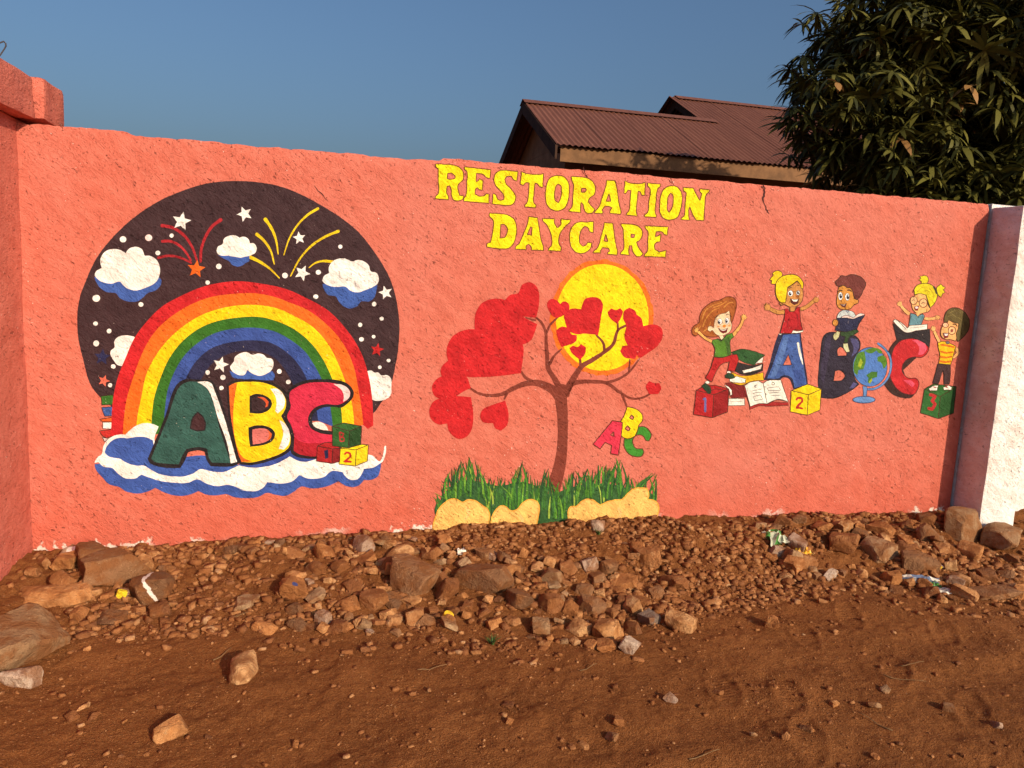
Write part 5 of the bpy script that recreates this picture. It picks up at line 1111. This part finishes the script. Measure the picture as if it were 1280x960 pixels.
WP = (0.78, 0.68, 0.62, 1); YP = (0.80, 0.58, 0.03, 1); BP = (0.06, 0.07, 0.20, 1)
special('stone', 20, 788, 100, 74, 'tan', 'large flat tan slab, leaning at the foot of the side wall', dims=(1, .95, .6), seed=1, flat=.45, tilt=.12)
special('stone', 66, 738, 88, 44, 'orange', 'long mottled orange brown stone behind the large tan slab', dims=(1, .55, .5), seed=2, turn=.1, tilt=.1)
special('stone', 20, 843, 40, 34, 'pale', 'pale pinkish stone lying in front of the large tan slab', dims=(1, .6, .7), seed=3)
special('stone', 84, 699, 46, 30, 'orange', 'ochre stone in the corner of the two walls', dims=(1, .7, .6), seed=4)
special('stone', 116, 690, 42, 40, 'brown', 'upright dark brown stone next to the white-smeared stone', dims=(1, .7, .9), seed=5)
special('stone', 150, 703, 62, 52, 'brown', 'broad dark brown flat stone below the rainbow emblem', dims=(1, .9, .7), seed=6, flat=.4)
M_SM = rock_mat('white_striped_stone', BROWN, streak=WP)
special('stone', 192, 729, 52, 40, 'brown', 'brown stone with a streak of spilt white paint', dims=(1, .8, .75), seed=7, mat=M_SM, turn=0.0, tilt=.05)
M_YC = rock_mat('yellow_chip', PALE, spot=[((0, -.3, .2), .45, YP)])
special('stone', 153, 741, 17, 17, 'pale', 'small stone splashed with yellow and green paint', seed=8, mat=M_YC, turn=0.0)
M_WT = rock_mat('white_smeared_stone', PALE, spot=[((.1, -.1, .35), .38, WP)])
special('stone', 101, 679, 30, 20, 'pale', 'stone smeared with white primer against the wall base', seed=9, mat=M_WT, turn=0.0)
special('stone', 303, 834, 50, 34, 'orange', 'pale orange lump lying alone on the dirt road', dims=(1, .75, .7), seed=10, sink=.22, pts=20)
special('stone', 214, 908, 42, 26, 'orange', 'small bright orange stone alone at the road edge', dims=(1, .6, .6), seed=11, turn=.6, sink=.2)
M_BS = rock_mat('blue_spotted_stone', ORANGE, spot=[((.1, -.3, .25), .13, BP)])
special('stone', 366, 730, 32, 28, 'orange', 'rusty orange stone with a dab of blue paint', seed=12, mat=M_BS, turn=0.0, tilt=.05)
special('stone', 405, 768, 25, 26, 'pale', 'pale grey pink stone, in the rubble below the rainbow emblem', seed=13)
special('stone', 517, 714, 70, 46, 'brown', 'big angular brown block in the middle of the rubble', dims=(1, .85, .66), seed=14, flat=.3, sink=.26)
special('stone', 606, 714, 70, 46, 'brown', 'broad flat brown block with a reddish top, below the painted boulders', dims=(1, .7, .6), seed=15, flat=.4, sink=.25)
special('stone', 466, 746, 36, 30, 'red', 'squarish red stone on the rubble slope', seed=16)
special('stone', 850, 774, 42, 30, 'orange', 'pale orange rock at the lower edge of the rubble', dims=(1, .75, .7), seed=17, sink=.2, pts=20)
special('stone', 812, 771, 22, 20, 'grey', 'small grey stone beside the pale orange rock', seed=18)
special('stone', 757, 784, 34, 30, 'orange', 'layered orange stone at the foot of the gravel pile', seed=19, dims=(1, .8, .85))
special('stone', 757, 802, 28, 20, 'orange', 'flat orange stone under the layered one', seed=20)
special('stone', 738, 756, 34, 24, 'brown', 'tilted brown stone on top of the gravel pile', seed=21, tilt=.5)
special('stone', 965, 775, 18, 24, 'orange', 'upright little orange stone, alone on the road below the painted children', seed=22, sink=.2)
special('stone', 1200, 648, 58, 42, 'tan', 'large pale tan rock leaning on the white pillar', dims=(1, .7, .8), seed=23, sink=.2, pts=20)
special('stone', 1252, 664, 58, 36, 'tan', 'dull tan rock in front of the white pillar, lower than the pale one', dims=(1, .75, .7), seed=24, sink=.25, pts=20)
special('stone', 1212, 686, 28, 28, 'orange', 'round orange stone below the white pillar', seed=25)
special('stone', 1146, 697, 50, 32, 'brown', 'smooth purplish brown oblong stone', dims=(1, .6, .65), seed=26, turn=-.5, pts=24)
special('stone', 1096, 682, 46, 32, 'tan', 'olive brown rock under the green painted block', dims=(1, .8, .7), seed=27, flat=.35)
special('stone', 1052, 674, 42, 28, 'red', 'dark red jagged stone beside the olive brown rock', seed=28)
special('stone', 1100, 659, 32, 20, 'orange', 'orange stone against the wall below the painted globe', seed=29)
special('stone', 997, 676, 22, 20, 'pale', 'yellowish stone next to the crumpled plastic', seed=30)
special('stone', 1240, 738, 62, 24, 'brown', 'long flat brown slab at the edge of the road', dims=(1, .5, .45), seed=31, turn=-.1, tilt=.08)
special('stone', 1204, 738, 30, 20, 'orange', 'rounded ochre stone touching the long flat slab', seed=32)
special('stone', 1158, 645, 20, 24, 'brown', 'dark stone standing in the pillar shadow', seed=33)
special('stone', 745, 654, 20, 15, 'pale', 'pinkish stone below the right-hand painted boulder', seed=34)
special('stone', 690, 748, 30, 26, 'red', 'reddish cube-like stone on the gravel pile', seed=35)
special('stone', 650, 742, 40, 30, 'brown', 'brown stone resting between two flat blocks', seed=36)
special('stone', 140, 770, 34, 18, 'brown', 'flat brown stone in front of the white-streaked stone', seed=37, dims=(1, .7, .5))
special('stone', 305, 752, 34, 14, 'tan', 'flat tan stone on the bare slope below the letters', seed=38, dims=(1, .7, .5))
special('stone', 330, 783, 32, 18, 'orange', 'smooth orange brown stone with a pale tip', seed=39, dims=(1, .6, .6))

# unnamed rubble: individuals, look-alikes by the stretch of wall they lie under
ZONES = [('in the rubble below the rainbow emblem', 'rubble below the rainbow emblem', [(40, 110, 690, 735, 6), (60, 215, 672, 770, 16), (255, 420, 662, 690, 18), (365, 500, 690, 795, 42)], 34),
         ('in the rubble below the heart tree painting', 'rubble below the heart tree', [(430, 560, 660, 700, 24), (490, 660, 690, 780, 46), (650, 790, 700, 808, 52), (780, 850, 680, 745, 10)], 34),
         ('in the rubble below the painted children', 'rubble below the painted children', [(940, 1170, 642, 672, 24), (960, 1200, 660, 735, 40), (1100, 1275, 690, 748, 18)], 32),
         ('lying loose on the bare dirt road', 'loose stones on the dirt road', [(60, 420, 800, 950, 14), (420, 900, 815, 950, 12), (880, 1270, 765, 950, 12)], 17)]
TW = {'red': 'reddish', 'brown': 'dark brown', 'orange': 'orange', 'tan': 'tan', 'pale': 'pale pinkish'}
for where, grp, rects, smax in ZONES:
    for (xa, xb, ya, yb, n) in rects:
        for i in range(n):
            for tr_ in range(14):
                px, py = random.uniform(xa, xb), random.uniform(ya, yb); w = smax*(random.random()**1.5*.68+.32)
                g = ground_hit(px, py); r_ = px_size(g)*w*.5
                if g[1] < -.03-r_ and all((g[0]-a)**2+(g[1]-b)**2 > (r_*.72+c*.72)**2 for a, b, c in PLACED): break
            else: continue
            tone = random.choices(TONES, (5, 1.6, 4, 1.2, .5))[0]; me, fl = random.choice(PROTO[tone])
            o = link(bpy.data.objects.new('stone', me)); put(o, px, py, w, w*random.uniform(.6, .9), sink=random.uniform(.2, .34), tilt=.45)
            size = 'large' if w > smax*.72 else 'medium' if w > smax*.48 else 'small'
            nr = min(SPECIAL, key=lambda q: (q[0]-o.location.x)**2+(q[1]-o.location.y)**2)
            near = (nr[0]-o.location.x)**2+(nr[1]-o.location.y)**2 < .36**2
            lab = '%s %s %s ' % (size, TW[tone], 'flat stone' if fl else 'blocky stone')
            if near and 'road' not in grp and len((lab+'near the '+nr[2]).split()) <= 16: lab += 'near the '+nr[2]
            else: lab += where
            tag(o, lab, 'stone', grp if 'road' in grp else 'stones in the rubble along the wall')

# gravel and grit: uncountable
def gravel():
    protos = []
    for i in range(12):
        me = rock_mesh('g', 700+i, (1, random.uniform(.5, .9), random.uniform(.4, .7)), 6 if i < 6 else 4, 0); me.calc_loop_triangles()
        v = np.array([tuple(v.co) for v in me.vertices]); protos.append((v, np.array([tuple(t.vertices) for t in me.loop_triangles]))); bpy.data.meshes.remove(me)
    N = 105000
    X = rng.uniform(-1.36, 4.9, N); Y = -rng.uniform(0.0, 2.4, N)
    toe = np.interp(X, TX, TY)*(1+0.25*vnoise(X*1.7, 3.3+X*0, 5))
    heap = -Y < toe
    dens = np.where(heap, 0.80, 0.22*np.exp(-(-Y-toe)/.15)+.055)
    clump = np.clip(0.42+2.4*fbm(X*2.1+4, Y*3.0, 4, 90), 0.05, 1); dens *= np.where(heap, clump, np.clip(clump*1.2, .4, 1))
    dens *= np.where((X > -.75) & (X < .15) & (Y > -.75) & (Y < -.25), .5, 1)      # the settled, earthier stretch
    ok = rng.random(N) < dens; X, Y, heap = X[ok], Y[ok], heap[ok]; n = len(X)
    S = 0.004+0.046*rng.random(n)**5.0; S[~heap] *= .5
    # denser broken stone where the photo shows it
    M2 = 30000; X2 = rng.uniform(-1.36, 4.9, M2); Y2 = -rng.uniform(.02, 1.35, M2); P2 = np.stack([X2, Y2, np.full(M2, .1)], -1)-CAM
    dp = P2@FWD; U = 640+F_PX*(P2@RIGHT)/dp; Vv = 480-F_PX*(P2@UP)/dp; pr = np.zeros(M2)
    for (xa, xb, ya, yb, d) in ((365, 500, 668, 795, .20), (425, 560, 650, 705, .22), (490, 650, 685, 785, .20), (640, 800, 690, 812, .26), (60, 220, 668, 772, .10), (250, 420, 655, 690, .14), (790, 950, 650, 745, .06), (930, 1200, 640, 735, .17), (1100, 1279, 680, 748, .13), (660, 830, 645, 690, .07)):
        pr = np.maximum(pr, d*((U > xa) & (U < xb) & (Vv > ya) & (Vv < yb)))
    k2 = rng.random(M2) < pr*np.clip(.6+1.6*fbm(X2*3, Y2*4, 3, 60), .15, 1.2); n2 = int(k2.sum())
    # fine grit on the road
    M3 = 26000; X3 = rng.uniform(-1.36, 4.4, M3); Y3 = -rng.uniform(.6, 2.4, M3); k3 = rng.random(M3) < np.clip(.45+1.5*fbm(X3*2.2, Y3*2.8, 3, 70), .1, 1); n3 = int(k3.sum())
    X = np.concatenate([X, X2[k2], X3[k3]]); Y = np.concatenate([Y, Y2[k2], Y3[k3]]); S = np.concatenate([S, .014+.034*rng.random(n2)**1.8, .0025+.006*rng.random(n3)**3])
    keep = ~((X > 4.08) & (X < 4.45) & (Y > -.28)); X, Y, S = X[keep], Y[keep], S[keep]
    Y = np.minimum(Y, -.012-S*.5); Z = ground_z(X, Y)+S*rng.uniform(-.15, .18, len(S)); n = len(X); which = rng.integers(0, 12, n)
    VV = []; FF = []; base = 0
    for k, (v, f) in enumerate(protos):
        idx = np.where(which == k)[0]; m = len(idx); a = rng.uniform(0, 6.28, m); b = rng.uniform(-.5, .5, m); ca, sa, cb, sb = np.cos(a), np.sin(a), np.cos(b), np.sin(b); z = np.zeros(m)
        R = np.stack([np.stack([ca, -sa*cb, sa*sb], -1), np.stack([sa, ca*cb, -ca*sb], -1), np.stack([z, sb, cb], -1)], 1)*S[idx][:, None, None]
        P = np.einsum('mij,vj->mvi', R, v)+np.stack([X[idx], Y[idx], Z[idx]], -1)[:, None, :]
        VV.append(P.reshape(-1, 3)); FF.append((f[None]+(np.arange(m)*len(v))[:, None, None]+base).reshape(-1, 3)); base += m*len(v)
    o = fast_mesh('gravel', np.concatenate(VV), np.concatenate(FF), [M_GRAVEL])
    tag(o, 'red brown gravel and grit strewn along the foot of the wall', 'gravel', kind='stuff')
gravel()

# ================================================================== litter, weeds, twigs
def at_px(px, py): g = ground_hit(px, py); return Vector((g[0], min(g[1], -.03), gz(g[0], min(g[1], -.03))))
def crumple(name, px, py, w, mats, seed, flat=.5, elong=1.0, turn=0):
    p = at_px(px, py); s = px_size(p)*w; r = random.Random(seed); n = 9; V = []; Fc = []; mi = []
    for j in range(n):
        for i in range(n):
            u, v = i/(n-1)-.5, j/(n-1)-.5
            V.append((u*s*elong+r.uniform(-.06, .06)*s, v*s/elong+r.uniform(-.06, .06)*s, (.25+r.uniform(-.3, .3)*flat+.35*flat*(1-(2*u)**2)*(1-(2*v)**2))*s*.8))
    for j in range(n-1):
        for i in range(n-1): Fc.append((j*n+i, j*n+i+1, (j+1)*n+i+1, (j+1)*n+i)); mi.append((i//2+j//3) % len(mats))
    o = new_mesh(name, V, Fc, mats, midx=mi); o.location = p+Vector((0, 0, -.06*s)); o.rotation_euler = (.3, 0, turn)
    md = o.modifiers.new('thickness', 'SOLIDIFY'); md.thickness = .0012; return o
M_PLW = plain_mat('clear_plastic_film', (.52, .52, .40), .25, .6, .25, 60); M_PLG = plain_mat('green_film', (.07, .22, .05), .3, .5); M_PLB = plain_mat('blue_film', (.12, .15, .24), .3, .5); M_PLY = plain_mat('yellow_plastic', (.62, .38, .02), .4, .4); M_PLO = plain_mat('orange_film', (.62, .30, .04), .35, .5); M_PAP = plain_mat('white_paper', (.68, .62, .54), .8, .2)
tag(crumple('plastic_wrapper', 968, 676, 24, [M_PLW, M_PLG, M_PLW], 3, 1.0), 'crumpled clear and green plastic wrapper in the rubble', 'wrapper')
tag(crumple('plastic_wrapper', 1003, 691, 17, [M_PLO, M_PLY], 4, .7), 'torn orange and yellow wrapper below the painted children', 'wrapper')
tag(crumple('plastic_wrapper', 1150, 728, 24, [M_PLB, M_PAP, M_PLB], 5, .5, 1.8, -.5), 'flattened blue sweet wrapper at the lower edge of the rubble', 'wrapper')
tag(crumple('plastic_wrapper', 1165, 732, 16, [M_PLG, M_PLG], 6, .6), 'scrap of bright green film on the blue wrapper', 'wrapper')
tag(crumple('paper_scrap', 1170, 709, 13, [M_PLY, M_PAP], 8, .5), 'small yellowish paper scrap beside the purplish stone', 'paper')
tag(crumple('paper_scrap', 1186, 741, 16, [M_PAP, M_PAP], 9, .4, 1.5, -.4), 'torn white paper strip by the blue wrapper', 'paper')
tag(crumple('paper_scrap', 577, 691, 12, [M_PAP, M_PAP], 10, .6), 'white paper scrap on top of the big angular block', 'paper')
def bottle_cap(px, py, w, mat, label):
    p = at_px(px, py); r = px_size(p)*w*.5; bm = bmesh.new(); bmesh.ops.create_cone(bm, cap_ends=True, segments=18, radius1=r, radius2=r*.92, depth=r*.9)
    bmesh.ops.inset_region(bm, faces=[f for f in bm.faces if f.normal.z < -.9], thickness=r*.15); 
    for f in bm.faces:
        if f.normal.z < -.9 and f.calc_area() > r*r*1.5:
            for v in f.verts: v.co.z += r*.6
    o = bm_obj('bottle_cap', bm, [mat], None, math.radians(40)); o.location = p+Vector((0, 0, r*.35)); o.rotation_euler = (.5, .2, .3); tag(o, label, 'bottle cap')
bottle_cap(560, 774, 14, M_PLY, 'yellow plastic cap lying at the lower edge of the rubble')
M_TWIG = plain_mat('dry_twig', (.20, .115, .055), .9, .1)
for i, (px, py, ln, a) in enumerate(((1092, 905, .14, 2.0), (1130, 852, .16, -.6), (880, 948, .12, .1), (540, 838, .12, .05), (278, 822, .10, .9), (735, 838, .08, .2), (1140, 832, .10, -.2), (300, 772, .07, .2))):
    p = at_px(px, py); pts = [p+Vector((math.cos(a)*ln*t, math.sin(a)*ln*t, .006+.012*math.sin(t*3)+random.uniform(-.002, .002))) for t in np.linspace(-.5, .5, 6)]
    for q_ in pts: q_.z = max(q_.z, gz(q_.x, q_.y)+.003)
    tag(tube('twig', pts, .0026, M_TWIG, sides=5, r1=.0012), 'dry brown twig lying on the dirt road', 'twig', 'twigs on the dirt road')
M_WEED = plain_mat('weed', (.06, .11, .025), .6, .3, .3, 80)
def weed(px, py, n, h, label, seed):
    p = at_px(px, py); r = random.Random(seed); V = []; Fc = []
    for i in range(n):
        a = r.uniform(0, 6.28); l = h*r.uniform(.6, 1.1); lean = r.uniform(.3, 1.0); w = .0035; d = Vector((math.cos(a), math.sin(a), 0)); s_ = Vector((-d.y, d.x, 0)); b = len(V)
        o = d*r.uniform(0, .012)
        for k in range(4):
            t = k/3; c = o+d*l*lean*t*t*.8+Vector((0, 0, l*(t-.35*t*t*lean))); ww = w*(1, .9, .6, .05)[k]; V += [c-s_*ww, c+s_*ww]
        for k in range(3): Fc.append((b+2*k, b+2*k+1, b+2*k+3, b+2*k+2))
    o = new_mesh('weed', V, Fc, [M_WEED]); o.location = p-Vector((0, 0, .006)); tag(o, label, 'weed')
weed(615, 806, 26, .055, 'little tuft of green grass at the edge of the dirt road', 1)
weed(748, 668, 22, .05, 'tiny weed growing below the painted boulders', 2)
weed(975, 688, 14, .045, 'sparse weed beside the crumpled plastic', 3)
